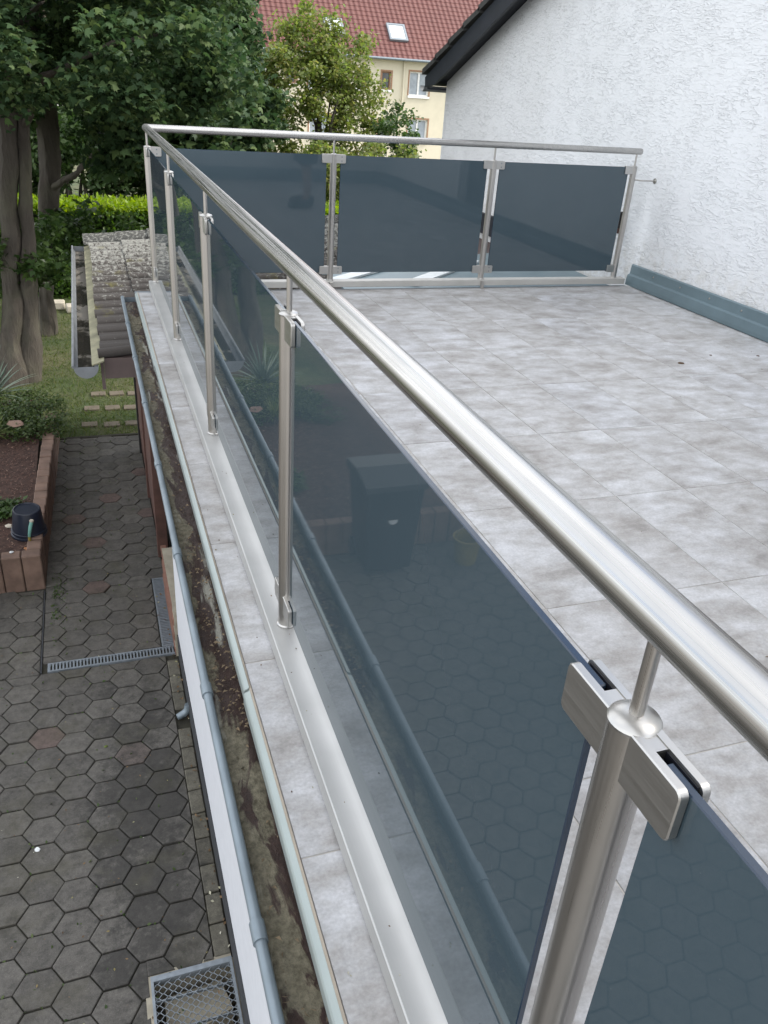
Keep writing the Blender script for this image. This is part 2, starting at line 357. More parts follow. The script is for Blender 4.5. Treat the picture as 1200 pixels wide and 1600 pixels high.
# leaf clouds: one mesh of many little faces (numpy)
def leaf_shape(kind):
    if kind == 'maple':
        p = [(0,0),(.18,-.05),(.50,.10),(.36,.22),(.55,.48),(.26,.46),(.22,.62),(0,1.0),(-.22,.62),(-.26,.46),(-.55,.48),(-.36,.22),(-.50,.10),(-.18,-.05)]
        z = [0,.0,-.12,.02,-.14,.0,.0,-.2,.0,.0,-.14,.02,-.12,0]
        return np.array([(x, y, zz) for (x, y), zz in zip(p, z)])
    if kind == 'oval':
        return np.array([(0,0,0),(.26,.25,-.05),(.28,.55,-.06),(0,1,-.12),(-.28,.55,-.06),(-.26,.25,-.05)])
    return np.array([(-.06,0,0),(.06,0,0),(.0,1,.12)])
def leaves(name, centers, size, kind, mat, parent=None, droop=.5, upbias=.6, sv=.35, aim=None):
    c = np.asarray(centers, float); n = len(c); sh = leaf_shape(kind); m = len(sh)
    nrm = rng.normal(size=(n, 3)); nrm /= np.linalg.norm(nrm, axis=1)[:, None]
    nrm[:, 2] = np.abs(nrm[:, 2])+upbias; nrm /= np.linalg.norm(nrm, axis=1)[:, None]
    d = rng.normal(size=(n, 3)) if aim is None else np.asarray(aim)+rng.normal(size=(n, 3))*.25
    d[:, 2] -= droop; d -= nrm*np.sum(d*nrm, axis=1)[:, None]; d /= np.linalg.norm(d, axis=1)[:, None]
    u = np.cross(d, nrm); s = size*(1+sv*rng.uniform(-1, 1, n))
    V = c[:, None, :]+s[:, None, None]*(sh[None, :, 0, None]*u[:, None, :]+sh[None, :, 1, None]*d[:, None, :]+sh[None, :, 2, None]*nrm[:, None, :])
    me = bpy.data.meshes.new(name); me.vertices.add(n*m); me.vertices.foreach_set('co', V.reshape(-1).astype(np.float32))
    me.loops.add(n*m); me.loops.foreach_set('vertex_index', np.arange(n*m, dtype=np.int32))
    me.polygons.add(n); me.polygons.foreach_set('loop_start', np.arange(0, n*m, m, dtype=np.int32))
    me.materials.append(mat); me.update(); me.validate()
    o = bpy.data.objects.new(name, me); return put(o, parent)
def clumps(cs, rx, ry, rz, per, shell=.55):
    out = []
    for c in cs:
        d = rng.normal(size=(per, 3)); d /= np.linalg.norm(d, axis=1)[:, None]
        r = shell+(1-shell)*rng.uniform(0, 1, per)**.7; r *= rng.uniform(.6, 1.15, per)
        out.append(np.asarray(c)[None, :]+d*r[:, None]*np.array([rx, ry, rz])*rng.uniform(.75, 1.25))
    return np.concatenate(out)

# ================================================================ SETTING
L = 5.0162; HP = .7935; HR = .8917; FZ = -.060; GZ = -3.0
WX = 3.600
# ground
def terrain():
    xs = np.concatenate([[-300, -120, -50, -20, -10], np.arange(-5, 8.1, .5), [12, 20, 40, 80, 160, 300]])
    ys = np.concatenate([[-200, -60, -20, -8], np.arange(-2, 20.1, .5), [24, 30, 40, 60, 100, 200, 500]])
    vs = []; fs = []
    for y in ys:
        for x in xs:
            z = GZ-.60 if (-5 <= x <= 8 and -2 <= y <= 9.5) else GZ-.075
            vs.append((x, y, z))
    nx = len(xs)
    for j in range(len(ys)-1):
        for i in range(nx-1): a = j*nx+i; fs.append((a, a+1, a+1+nx, a+nx))
    return struct(MB().add(vs, fs).build('ground', GRAVEL))
terrain()
vs = []; fs = []; xs = np.arange(-14, 26.1, 1.0); ys = np.arange(9.70, 48, .5)
for y in ys:
    for x in xs: vs.append((x, y, GZ-.03+.03*math.sin(x*1.3)*math.sin(y*.9)*min(1, (y-9.7)/2)))
for j in range(len(ys)-1):
    for i in range(len(xs)-1): a = j*len(xs)+i; fs.append((a, a+1, a+1+len(xs), a+len(xs)))
struct(MB().add(vs, fs).build('lawn', LAWN))
drive = struct(MB().box(-4.2, -.01, 2.38, 9.70, GZ-.2, GZ-.016).box(-4.2, -.49, .3, 2.38, GZ-.2, GZ-.016).box(-.49, -.01, .3, 1.42, GZ-.2, GZ-.016).build('driveway', JOINT, smooth=0))
struct(MB().box(-9.5, -4.205, -6, 9.6, GZ-.2, GZ-.004).build('unseen_paved_yard', PAVER, smooth=0))  # unseen dark slab, added so the handrail's underside reflects dark ground
def clip(poly, ax, v, keep_less):
    out = []
    for i in range(len(poly)):
        a, b = poly[i], poly[(i+1) % len(poly)]; ia = (a[ax] <= v) == keep_less; ib = (b[ax] <= v) == keep_less
        if ia: out.append(a)
        if ia != ib:
            t = (v-a[ax])/(b[ax]-a[ax]); out.append((a[0]+t*(b[0]-a[0]), a[1]+t*(b[1]-a[1])))
    return out
def paver_geo(poly, cx, cy, h=.07, bev=.004):
    mx_, my_ = sum(p[0] for p in poly)/len(poly), sum(p[1] for p in poly)/len(poly); n = len(poly)
    r = [(p[0]-cx, p[1]-cy) for p in poly]; ins = []
    for p in poly:
        dx, dy = mx_-p[0], my_-p[1]; q = math.hypot(dx, dy) or 1; ins.append((p[0]+dx/q*bev*1.3-cx, p[1]+dy/q*bev*1.3-cy))
    vs = [(x, y, -h) for x, y in r]+[(x, y, -bev*.8) for x, y in r]+[(x, y, 0) for x, y in ins]; fs = [tuple(range(2*n, 3*n))]
    for k in range(2):
        for i in range(n): j = (i+1) % n; fs.append((k*n+i, k*n+j, (k+1)*n+j, (k+1)*n+i))
    return vs, fs
D_H, P_X = .207, .188; A_H = P_X*2/3*.970
def regs(cx, cy):
    r = [(-4.2, -1.078, 5.035, 6.24)]
    if cx > -.30 and cy < 6.4: r += [(-1.058, -.152, 5.165, 6.205), (-1.058, -.03, 6.205, 9.66)]
    else: r += [(-1.058, -.03, 5.165, 9.66)]
    if cx > -.62 and cy < 2.5: r += [(-4.2, -.47, .3, 5.035), (-.47, -.128, 2.365, 5.035)]
    else: r += [(-4.2, -.128, .3, 5.035)]
    return r
far_mb = MB(); full = None
for ci in range(-17, 6):
    for ri in range(0, 48):
        cx = -1.007+ci*P_X; cy = .35+ri*D_H+(D_H/2 if ci % 2 else 0)+.035
        hx = [(cx+A_H*1.0*sx_, cy+(D_H/2-.0056)*sy_) for sx_, sy_ in ((1.0, 0), (.5, 1), (-.5, 1), (-1.0, 0), (-.5, -1), (.5, -1))]
        for (x0, x1, y0, y1) in regs(cx, cy):
            p = clip(clip(clip(clip(hx, 0, x0, False), 0, x1, True), 1, y0, False), 1, y1, True) if True else hx
            if len(p) < 3: continue
            ar = abs(sum(p[i][0]*p[(i+1) % len(p)][1]-p[(i+1) % len(p)][0]*p[i][1] for i in range(len(p))))/2
            if ar < .0012: continue
            z = GZ+rng.uniform(-.006, .004); tilt = (rng.uniform(-.022, .022), rng.uniform(-.022, .022), rng.uniform(-.015, .015))
            whole = len(p) == 6 and ar > .030
            if cx > -1.40 and cy > 1.75:
                if whole:
                    if full is None: full = MB().add(*paver_geo([(q[0]-cx, q[1]-cy) for q in hx], 0, 0)).mesh('paver', PAVER, 0)
                    inst('paver', full, drive, (cx, cy, z), tilt)
                else:
                    MB().add(*paver_geo(p, cx, cy)).build('paver', PAVER, drive, (cx, cy, z), tilt, 0)
            else:
                v_, f_ = paver_geo(p, cx, cy); far_mb.add([(a+cx, b+cy, c+z) for a, b, c in v_], f_)
o = far_mb.build('paver_field', PAVER, drive, smooth=0); o['kind'] = 'stuff'
# edge pavers by the wall, steel edging
ekm = MB().box(-.044, .044, -.095, .095, -.07, 0, bev=.006).mesh('edge_paver', PAVER_L, 0)
yy = 2.37
while yy < 4.95:
    if not 4.15 < yy+.1 < 4.4: inst('edge_paver', ekm, drive, (-.078, yy+.1, GZ+.002+rng.uniform(-.004, .004)), (rng.uniform(-.02, .02), rng.uniform(-.02, .02), rng.uniform(-.02, .02)))
    yy += .2
MB().box(-1.073, -1.063, 5.05, 6.22, GZ-.05, GZ+.003).build('edging_strip', PLINTH, drive, smooth=0)
MB().box(-1.0, -.02, 9.67, 9.72, GZ-.1, GZ+.008, bev=.006).build('kerb_edge', JOINT, drive, smooth=0)

# ================================================================ TERRACE BUILDING
tb = empty('terrace_building', (1.8, 2, GZ), 'white flat-roofed building below the tiled terrace, beside the hexagonal paving', 'building')
def kid(mb, name, mat, parent, smooth=40): 
    o = mb.build(name, mat, None, smooth=smooth); o.parent = parent; o.matrix_parent_inverse = Matrix.Translation(-Vector(parent.location)) if parent.parent is None else Matrix(); return o
kid(MB().box(-.02, WX-.02, -1.1, 5.0, GZ+.22, -.20), 'wall', PAINT, tb, 0)
kid(MB().box(-.028, WX-.02, -1.1, 5.0, GZ-.2, GZ+.217), 'plinth', PLINTH, tb, 0)
kid(MB().box(-.08, WX-.02, -1.1, 5.0, -.197, -.075), 'roof_slab', CONC, tb, 0)
# floor: slab + separate tiles
floor = struct(MB().box(-.117, WX-.05, -1.1, 4.985, -.074, FZ-.0022).build('terrace_floor', GROUT, smooth=0))
YJ0, YP = .597-.588*3, .588
xj = [-.119, .128]+[.436+.306*i for i in range(0, 11)]; xj = [x for x in xj if x < WX-.06]+[WX-.052]
tmesh = {}
for i in range(len(xj)-1):
    for j in range(11):
        y0 = YJ0+j*YP; y1 = min(y0+YP, 4.985); w_ = xj[i+1]-xj[i]-.003; h_ = y1-y0-.003
        if h_ < .03: continue
        off = .0 if i == 0 else .03
        if i and j == 10: h_ -= off
        key = (round(w_, 3), round(h_, 3))
        if key not in tmesh: tmesh[key] = MB().box(-w_/2, w_/2, -h_/2, h_/2, -.012, 0, bev=.0012).mesh('floor_tile', TILE, 0)
        inst('floor_tile', tmesh[key], floor, ((xj[i]+xj[i+1])/2, y0+.002+h_/2+off, FZ+rng.uniform(-.0004, .0004)), (0, 0, 0))
# edge trim segments + sealant
trim = empty('edge_trim', (-.14, 2, FZ), 'pale grey-green aluminium edge profile along the tiled strip', 'edge trim')
segs = [(-1.1, 1.085), (1.09, 3.535), (3.54, 4.99)]
for i, (a, b) in enumerate(segs):
    dz = (.0, .004, .0)[i]; dx = (0, .004, 0)[i]
    poly = [(-.1245, FZ+.001+dz), (-.128, FZ-.003+dz), (-.136+dx*.5, FZ-.006+dz), (-.139+dx*.5, FZ-.011+dz), (-.139+dx*.5, FZ-.040+dz), (-.134+dx*.5, FZ-.040+dz), (-.132+dx*.5, FZ-.018+dz), (-.1245, FZ-.012+dz)]
    kid(MB().prism(poly, 1, a, b), 'trim_profile', TRIM, trim, 30)
kid(MB().box(-.1243, -.1192, -1.1, 4.985, FZ-.012, FZ+.0015), 'sealant_line', SEAL, trim, 0)
# end of strip at the corner
kid(MB().box(-.139, WX-.06, 4.992, 5.03, FZ-.06, FZ-.004), 'end_profile', GRATE, trim, 0)

# old gutter full of sediment
gut = empty('roof_gutter', (-.13, 2, -.17), 'old zinc gutter filled with moss and mud along the terrace edge', 'gutter')
def half(cx, r, z, y0, y1, n=12, t=.002):
    vs = []; fs = []
    for y in (y0, y1):
        for rr in (r, r-t):
            for k in range(n+1): a = math.pi+math.pi*k/n; vs.append((cx+rr*math.cos(a), y, z+rr*math.sin(a)))
    m = n+1
    for k in range(n):
        fs += [(k, k+1, 2*m+k+1, 2*m+k), (m+k, 3*m+k, 3*m+k+1, m+k+1), (k, m+k, m+k+1, k+1), (2*m+k, 2*m+k+1, 3*m+k+1, 3*m+k)]
    fs += [(0, 2*m, 3*m, m), (n, m+n, 3*m+n, 2*m+n)]
    return vs, fs
kid(MB().add(*half(-.136, .0805, -.10, -1.1, 5.03)), 'channel', ZINC, gut)
kid(MB().path([(-.2165, -1.1, -.10), (-.2165, 5.03, -.10)], .0108, 14), 'bead', ZINC, gut)
for y in (.5, 1.155, 1.81, 2.465, 3.12, 3.775, 4.41):
    kid(MB().path([(-.2165, y-.02, -.10), (-.2165, y+.02, -.10)], .0138, 14), 'bead_collar', ZINC, gut)
kid(MB().add([(-.136+.079*math.cos(math.pi+math.pi*k/12), 5.028, -.10+.075*math.sin(math.pi+math.pi*k/12)) for k in range(13)]+[(-.136+.079*math.cos(math.pi+math.pi*k/12), 5.031, -.10+.075*math.sin(math.pi+math.pi*k/12)) for k in range(13)], [tuple(range(13)), tuple(range(25, 12, -1))]), 'end_cap', ZINC, gut)
vs = []; fs = []; ys = np.arange(-1.05, 5.02, .02); xs = np.linspace(-.208, -.075, 12)
for y in ys:
    for x in xs:
        z = -.128+.012*noise.noise((x*9, y*3, 1))+.010*noise.noise((x*30, y*22, 4))+.004*noise.noise((x*90, y*80, 9))
        vs.append((x, y, z))
for j in range(len(ys)-1):
    for i in range(len(xs)-1): a = j*len(xs)+i; fs.append((a, a+1, a+1+len(xs), a+len(xs)))
o = kid(MB().add(vs, fs), 'sediment', SEDIMENT, gut, 180); o['kind'] = 'stuff'
tw = MB()
for i in range(900):
    y = float(rng.choice([rng.uniform(1.0, 2.0), rng.uniform(0, 4.9)])); x = rng.uniform(-.195, -.10); a = rng.uniform(0, 6.3); l_ = rng.uniform(.004, .016); z = -.122
    tw.add([(x, y, z), (x+l_*math.cos(a), y+l_*math.sin(a), z+.003), (x+l_*.5*math.cos(a+.6), y+l_*.5*math.sin(a+.6), z+.005)], [(0, 1, 2)])
o = kid(tw, 'litter', simple('gutter_litter', (.16, .12, .075), .9, 0, .6, 60), gut, 0); o['kind'] = 'stuff'

# ================================================================ WHITE HOUSE
house = empty('white_house', (WX, 2, GZ), 'white house with rough plaster gable and dark verge beside the terrace', 'house')
SL = .406; YE, ZE = 9.12, 1.25
def roofz(y): return ZE+(YE-y)*SL if y > .5 else ZE+(YE-.5)*SL-(.5-y)*SL
poly = [(-8.1, GZ), (YE, GZ), (YE, ZE), (.5, roofz(.5)), (-8.1, roofz(-8.1))]
# gable wall with a real door opening: pieces round the opening
dy0, dy1, dz1 = 1.50, 2.35, 2.0
wall_mb = MB()
wall_mb.prism([(-8.1, GZ), (dy0, GZ), (dy0, roofz(dy0)), (.5, roofz(.5)), (-8.1, roofz(-8.1))], 0, WX, WX+.3)
wall_mb.prism([(dy1, GZ), (YE, GZ), (YE, ZE), (dy1, roofz(dy1))], 0, WX, WX+.3)
wall_mb.prism([(dy0, dz1), (dy1, dz1), (dy1, roofz(dy1)), (dy0, roofz(dy0))], 0, WX+.001, WX+.3)
wall_mb.prism([(dy0, GZ), (dy1, GZ), (dy1, .02), (dy0, .02)], 0, WX+.001, WX+.3)
kid(wall_mb, 'wall', PLASTER, house, 0)
dr = kid(MB().box(WX+.10, WX+.15, dy0+.01, dy1-.01, .03, dz1-.01, bev=.004), 'door', DOORM, house, 0)
kid(MB().path([(WX+.09, dy0+.1, .95), (WX+.06, dy0+.1, .95), (WX+.06, dy0+.22, .95)], .01, 8), 'handle', STEEL_Z, house)
kid(MB().box(WX+.3, WX+8, YE-.3, YE, GZ, ZE), 'side_wall', PLASTER, house, 0)
kid(MB().box(WX+7.7, WX+8, -8.1, YE-.3, GZ, ZE), 'back_wall', PLASTER, house, 0)
# annex behind the camera
kid(MB().box(-.02, WX-.001, -1.45, -1.12, GZ, .95), 'annex_wall', PLASTER, house, 0)
kid(MB().box(-.1, WX-.002, -1.5, -1.08, .953, .99), 'annex_coping', FLASH, house, 0)
# roof slab with verge board and stepped verge tiles
VX = 3.38; yt = 9.245
def rz(y, d): return 1.185+d+(yt-y)*SL
roof_p = [(yt, rz(yt, .13)), (.5, rz(.5, .13)), (.5, rz(.5, .02)), (yt, rz(yt, .02))]
rf = kid(MB().prism(roof_p, 0, VX+.03, WX+8.3), 'roof', BLACKR, house, 0)
kid(MB().prism([(.5, rz(.5, .13)), (-8.3, rz(-8.3, .13)-0+2*(-8.3-.5)*SL), (-8.3, rz(-8.3, .02)+2*(-8.3-.5)*SL), (.5, rz(.5, .02))], 0, VX+.03, WX+8.3), 'rear_roof', BLACKR, house, 0)
kid(MB().prism([(yt, rz(yt, .10)), (.5, rz(.5, .10)), (.5, rz(.5, -.085)), (yt-.28, rz(yt-.28, -.085)), (yt-.02, rz(yt, .0))], 0, VX, VX+.028), 'verge_board', BLACKR, house, 0)
kid(MB().prism([(yt-.02, rz(yt, .0)), (YE+.005, rz(yt, .0)), (YE+.005, rz(yt, -.02)), (yt-.02, rz(yt, -.02))], 0, VX+.03, WX+8), 'soffit', BLACKR, house, 0)
n_t = 26
for i in range(n_t):
    y = yt+.03-i*.34; y2 = y-.37
    if y2 < .5: break
    pz = lambda q, d: rz(q, d)
    kid(MB().prism([(y, pz(y, .135)), (y, pz(y, .19)), (y2, pz(y2, .165)), (y2, pz(y2, .115))], 0, VX-.03, WX+.6), 'verge_tile', BLACKT, house, 0)
gtr = kid(MB().add(*half(0, .06, 0, 0, 1)), 'gutter', ZINCP, house); gtr.data.transform(Matrix.Translation((VX, yt+.07, 1.20)) @ Matrix.Rotation(R(-90), 4, 'Z') @ Matrix.Scale(8.4, 4, (0,1,0)))
# flashing along the wall foot
fl = empty('wall_flashing', (3.57, 2, FZ), 'blue-grey folded metal flashing along the foot of the plaster wall', 'flashing')
prof = [(WX-.046, FZ+.001), (WX-.046, FZ+.028), (WX-.040, FZ+.075), (WX-.022, FZ+.085), (WX-.018, FZ+.148), (WX-.012, FZ+.155), (WX-.003, FZ+.155), (WX-.003, FZ+.001)]
kid(MB().prism(prof, 1, -1.05, 5.045), 'profile', FLASH, fl, 0)
for i in range(18): kid(MB().lathe([(.007, 0), (.007, .003), (.003, .005)], n=8), 'screw', STEEL_Z, fl).matrix_local = Matrix.Translation((WX-.0195-3.57, 4.75-i*.32-2, .118)) @ Matrix.Rotation(R(-90), 4, 'Y')
prof2 = [(-1.118, FZ+.001), (-1.118, FZ+.155), (-1.106, FZ+.155), (-1.09, FZ+.08), (-1.072, FZ+.07), (-1.066, FZ+.001)]
kid(MB().prism([(a, b) for a, b in prof2], 0, .05, WX-.05), 'rear_profile', FLASH, fl, 0)

# ================================================================ BALUSTRADE
bal = empty('glass_balustrade', (0, 2, 0), 'stainless steel balustrade with dark grey glass panes round the terrace corner', 'balustrade')
def bk(mb, name, mat, smooth=40): return kid(mb, name, mat, bal, smooth)
hand = bk(MB().path([(0, -1.05, HR), (0, L, HR), (3.445, L, HR), (3.449, L, HR)], [.0212, .0212, .0212, .0190], 40), 'handrail', STEEL_Y, 40)
bk(MB().box(-.045, .040, -1.05, L+.035, -.048, 0, bev=.0025), 'base_rail', RAIL, 0)
bk(MB().box(.0415, 3.50, L-.035, L+.035, -.042, 0, bev=.0025), 'base_rail', RAILX, 0)
ftm = MB().box(-.012, .012, -.012, .012, -.022, 0, bev=.002)
PY = [-1.0+.2-.44, 0, 1.2426, 2.4989, 3.7411, L]; PY[0] = -1.0
PXS = [1.1488, 2.2841, 3.4124]
post_me = MB().path([(0,0,0), (0,0,HP-.006)], .0211, 32).mesh('post', STEEL_Z)
cap_me = MB().lathe([(.0218, HP-.0055), (.0222, HP-.003), (.0205, HP-.0005), (.012, HP+.0025), (.0065, HP+.004)], n=32).mesh('post_cap', STEEL_CL)
pin_me = MB().path([(0,0,HP), (0,0,HR-.018)], .0062, 16).mesh('pin', STEEL_Z)
collar_me = MB().lathe([(.0245, .0005), (.0245, .004), (.0215, .007)], n=28).mesh('base_collar', STEEL_CL)
def clamp_mesh(screws):
    m = MB(); H_ = .052; u0, u1 = .012, .079
    def rr(u0, u1, z0, z1, r=.007):
        p = [(u0, z0)]
        for k in range(5): a = -math.pi/2+math.pi/2*k/4; p.append((u1-r+r*math.cos(a), z0+r+r*math.sin(a)))
        for k in range(5): a = math.pi/2*k/4; p.append((u1-r+r*math.cos(a), z1-r+r*math.sin(a)))
        p.append((u0, z1)); return p
    for sgn in (-1, 1):
        a, b = sorted((sgn*.0062, sgn*.0145))
        base = rr(u0, u1, 0, H_); inner = rr(u0, u1-.0012, .0012, H_-.0012, .006)
        n = len(base); outv = sgn*.0145; inv = sgn*.0062; mid = sgn*.0133
        vs = [(u, inv, z) for u, z in base]+[(u, mid, z) for u, z in base]+[(u, outv, z) for u, z in inner]
        fs = [tuple(range(n)), tuple(range(2*n, 3*n))]
        for k in range(2):
            for i in range(n): j = (i+1) % n; fs.append((k*n+i, k*n+j, (k+1)*n+j, (k+1)*n+i))
        m.add(vs, fs, 0)
    m.box(u0, .036, -.0061, .0061, .0005, H_-.0012)
    m.box(.0362, .074, -.0060, -.0046, .003, H_-.003, 1); m.box(.0362, .074, .0046, .0060, .003, H_-.003, 1)
    if screws:
        for z in (.014, .038):
            vs = [(.052+.0045*math.cos(2*math.pi*k/10), -.0148, z+.0045*math.sin(2*math.pi*k/10)) for k in range(10)]
            m.add(vs+[(a, -.0140, c) for a, b, c in vs], [tuple(range(10))]+[(i, (i+1) % 10, 10+(i+1) % 10, 10+i) for i in range(10)], 2)
    return m.mesh('clamp', [STEEL_CL, RUBBER, GRATE])
CL = clamp_mesh(False); CLS = clamp_mesh(True)
def post(x, y, arms, foot=False):
    p = inst('post', post_me, bal, (x, y-2, 0))
    inst('post_cap', cap_me, p); inst('pin', pin_me, p); inst('base_collar', collar_me, p)
    for ang, me in arms:
        for z in (.043, .7395): inst('clamp', me, p, (0, 0, z), (0, 0, R(ang)))
    return p
for i, y in enumerate(PY):
    a = []
    if i > 0: a.append((-90, CL))
    if i < len(PY)-1: a.append((90, CL))
    else: a.append((0, CLS))
    post(0, y, a)
for i, x in enumerate(PXS):
    a = [(180, CL)]
    if i < 2: a.append((0, CLS))
    p = post(x, L, a)
for x in PXS[:2]: kid(MB().box(x-.012, x+.012, L-.05, L-.0355, FZ+.001, -.004, bev=.002), 'foot', STEEL_Z, bal, 0)
def pane(a, b, along):
    g = .046; t = .0044; z0, z1 = .052, .787
    m = MB()
    x0, x1 = a+g, b-g
    if along == 'y': m.box(-t, t, x0, x1, z0, z1, bev=.0012)
    else: m.box(x0, x1, L-t, L+t, z0, z1, bev=.0012)
    o = m.build('glass_pane', [GLASS, GLASS_EDGE], None, smooth=0); me = o.data
    for p in me.polygons:
        nrm = p.normal; main = abs(nrm.x) > .95 if along == 'y' else abs(nrm.y) > .95
        p.material_index = 0 if main else 1
    o.parent = bal; o.matrix_parent_inverse = Matrix.Translation((0, -2, 0)); return o
for i in range(len(PY)-1): pane(PY[i], PY[i+1], 'y')
xs_ = [0]+PXS
for i in range(3): pane(xs_[i], xs_[i+1], 'x')
kid(MB().path([(3.425, L+.0, .705), (3.47, L-.02, .70), (3.596, L-.02, .70)], .005, 10), 'wall_bracket', STEEL_Z, bal)
br = kid(MB().lathe([(.019, 0), (.019, .004), (.008, .007)], n=20), 'bracket_rosette', STEEL_Z, bal); br.matrix_local = Matrix.Translation((WX-.001, L-.02-2, .70)) @ Matrix.Rotation(R(-90), 4, 'Y')

# ================================================================ SHED BEHIND (tiled roof)
shed = empty('shed', (.6, 7, GZ), 'brown boarded shed with lichen-covered tile roof at the terrace corner', 'shed')
RS = .085
def sz(x): return -.512+RS*(x+.385)
decking = kid(MB().prism([(-.37, sz(-.37)-.06), (WX-.01, sz(WX)-.06), (WX-.01, sz(WX)-.03), (-.37, sz(-.37)-.03)], 1, 5.16, 9.12), 'roof', FASCIA, shed, 0)
# roll tile: Y pitch .23, length .36 along x, thickness shows at lower end
def rolltile():
    prof = []
    for k in range(9): a = math.pi*k/8; prof.append((-.115+.06-.055*math.cos(a), .034*math.sin(a)))
    prof += [(.0, .0), (.05, -.004), (.115, .002)]
    n = len(prof); vs = []
    for x, dz in ((0, .018), (.36, 0)):
        for y, z in prof: vs.append((x, y, z+dz))
        for y, z in prof: vs.append((x, y, z+dz-.014))
    fs = []
    for k in range(n-1): fs += [(k, k+1, 2*n+k+1, 2*n+k), (n+k, 3*n+k, 3*n+k+1, n+k+1), (k, n+k, n+k+1, k+1), (2*n+k, 2*n+k+1, 3*n+k+1, 3*n+k)]
    fs += [(0, 2*n, 3*n, n), (n-1, 2*n-1, 4*n-1, 3*n-1)]
    return MB().add(vs, fs).mesh('roof_tile', ROOFT, 50)
rt = rolltile()
for ci in range(9):
    x = -.385+ci*.318
    for ri in range(17):
        y = 5.275+ri*.2265
        if ci > 5 and y < 6.85: continue
        o = inst('roof_tile', rt, decking, (x+rng.uniform(-.008, .008), y+rng.uniform(-.006, .006), sz(x)+rng.uniform(-.004, .004)), (rng.uniform(-.02, .02), -math.atan(RS), rng.uniform(-.015, .015)), (1, 1, 1))
# near verge roll, far verge caps
kid(MB().path([(-.40, 5.155, sz(-.40)+.012), (1.5, 5.155, sz(1.5)+.012)], .032, 14), 'verge_roll', ROOFT, shed)
cap_m = MB()
prof = [(.115*math.cos(math.pi*k/10), .085*math.sin(math.pi*k/10)) for k in range(11)]
def capmesh():
    vs = []; fs = []; n = 11
    for x, s_ in ((0, 1.08), (.36, .96)):
        for a, b in prof: vs.append((x, a*s_, b*s_))
        for a, b in prof: vs.append((x, a*s_*.84, b*s_*.84))
    for k in range(n-1): fs += [(k, k+1, 2*n+k+1, 2*n+k), (n+k, 3*n+k, 3*n+k+1, n+k+1), (k, n+k, n+k+1, k+1), (2*n+k, 2*n+k+1, 3*n+k+1, 3*n+k)]
    return MB().add(vs, fs).mesh('verge_cap', ROOFV, 50)
cm = capmesh()
for i in range(10): x = -.44+i*.335; inst('verge_cap', cm, decking, (x, 9.16, sz(x)-.005+rng.uniform(-.008, .008)), (rng.uniform(-.03, .03), -math.atan(RS), rng.uniform(-.03, .03)))
# sheet metal part of roof with pale strips, seen under the far glass
kid(MB().prism([(1.56, sz(1.56)+.045), (WX-.01, sz(WX)+.045), (WX-.01, sz(WX)-.02), (1.56, sz(1.56)-.02)], 1, 5.17, 6.78), 'sheet_roof', FLASH, shed, 0)
for (x0, y0, x1, y1) in ((1.66, 6.34, 2.18, 6.63), (2.33, 6.09, 2.75, 6.38)):
    d = Vector((x1-x0, y1-y0, 0)).normalized(); nn = Vector((-d.y, d.x, 0))*.07
    P = [Vector((x0, y0, 0))-d*.3-nn, Vector((x1, y1, 0))+d*.2-nn, Vector((x1, y1, 0))+d*.2+nn, Vector((x0, y0, 0))-d*.3+nn]
    vs = [(p.x, p.y, sz(p.x)+.048) for p in P]+[(p.x, p.y, sz(p.x)+.066) for p in P]
    kid(MB().add(vs, [(0,1,2,3), (4,5,6,7), (0,1,5,4), (1,2,6,5), (2,3,7,6), (3,0,4,7)]), 'cover_strip', WHITEM, shed, 0)
kid(MB().box(WX-.04, WX-.002, 6.4, 9.06, sz(WX)+.036, .06), 'wall_upstand', BLACKR, shed, 0)
# eaves flashing + fascia + posts + boards
kid(MB().prism([(-.445, -.548), (-.365, -.520), (-.365, -.530), (-.445, -.558)], 1, 5.06, 9.08), 'eaves_board', EAVE, shed, 0)
kid(MB().box(-.368, 1.5, 5.135, 5.152, -.672, -.53), 'verge_board', FASCIA, shed, 0)
kid(MB().box(-.392, -.370, 5.13, 9.1, -.745, -.56), 'eaves_fascia', FASCIA, shed, 0)
kid(MB().box(-.02, 3.5, 9.0, 9.08, GZ, -.56), 'rear_wall', WOOD, shed, 0)
kid(MB().box(.40, 3.5, 5.16, 9.0, GZ, -.60), 'inner_core', DARK, shed, 0)
for y in (6.62, 7.9, 9.12): kid(MB().box(-.05, .05, y-.05, y+.05, GZ, -.57, bev=.004), 'post', DARK if y > 9 else WOOD, shed, 0)
zz = GZ+.06
while zz < -.75:
    for (a, b) in ((6.67, 7.85), (7.95, 9.07)):
        kid(MB().box(-.03+rng.uniform(-.004, .004), -.008, a, b, zz, zz+.135, bev=.003), 'board', WOOD, shed, 0)
    zz += .145
zz = GZ
bm_ = MB().box(-.05, .0, -.112, .112, 0, .064, bev=.004).mesh('brick', BRICK, 0)
for r_ in range(6):
    for c_ in range(4):
        y = 5.12+c_*.237+(.118 if r_ % 2 else 0)
        if y > 5.98: continue
        o = inst('brick', bm_, shed, (-.03+.03-.6, y-7, zz+.004+r_*.074-GZ)); 
kid(MB().box(-.044, .40, 5.005, 6.0, GZ, GZ+.44), 'low_wall', CONC, shed, 0)
kid(MB().box(.30, .39, 6.0, 6.6, GZ, -.6), 'recess_back', DARK, shed, 0)
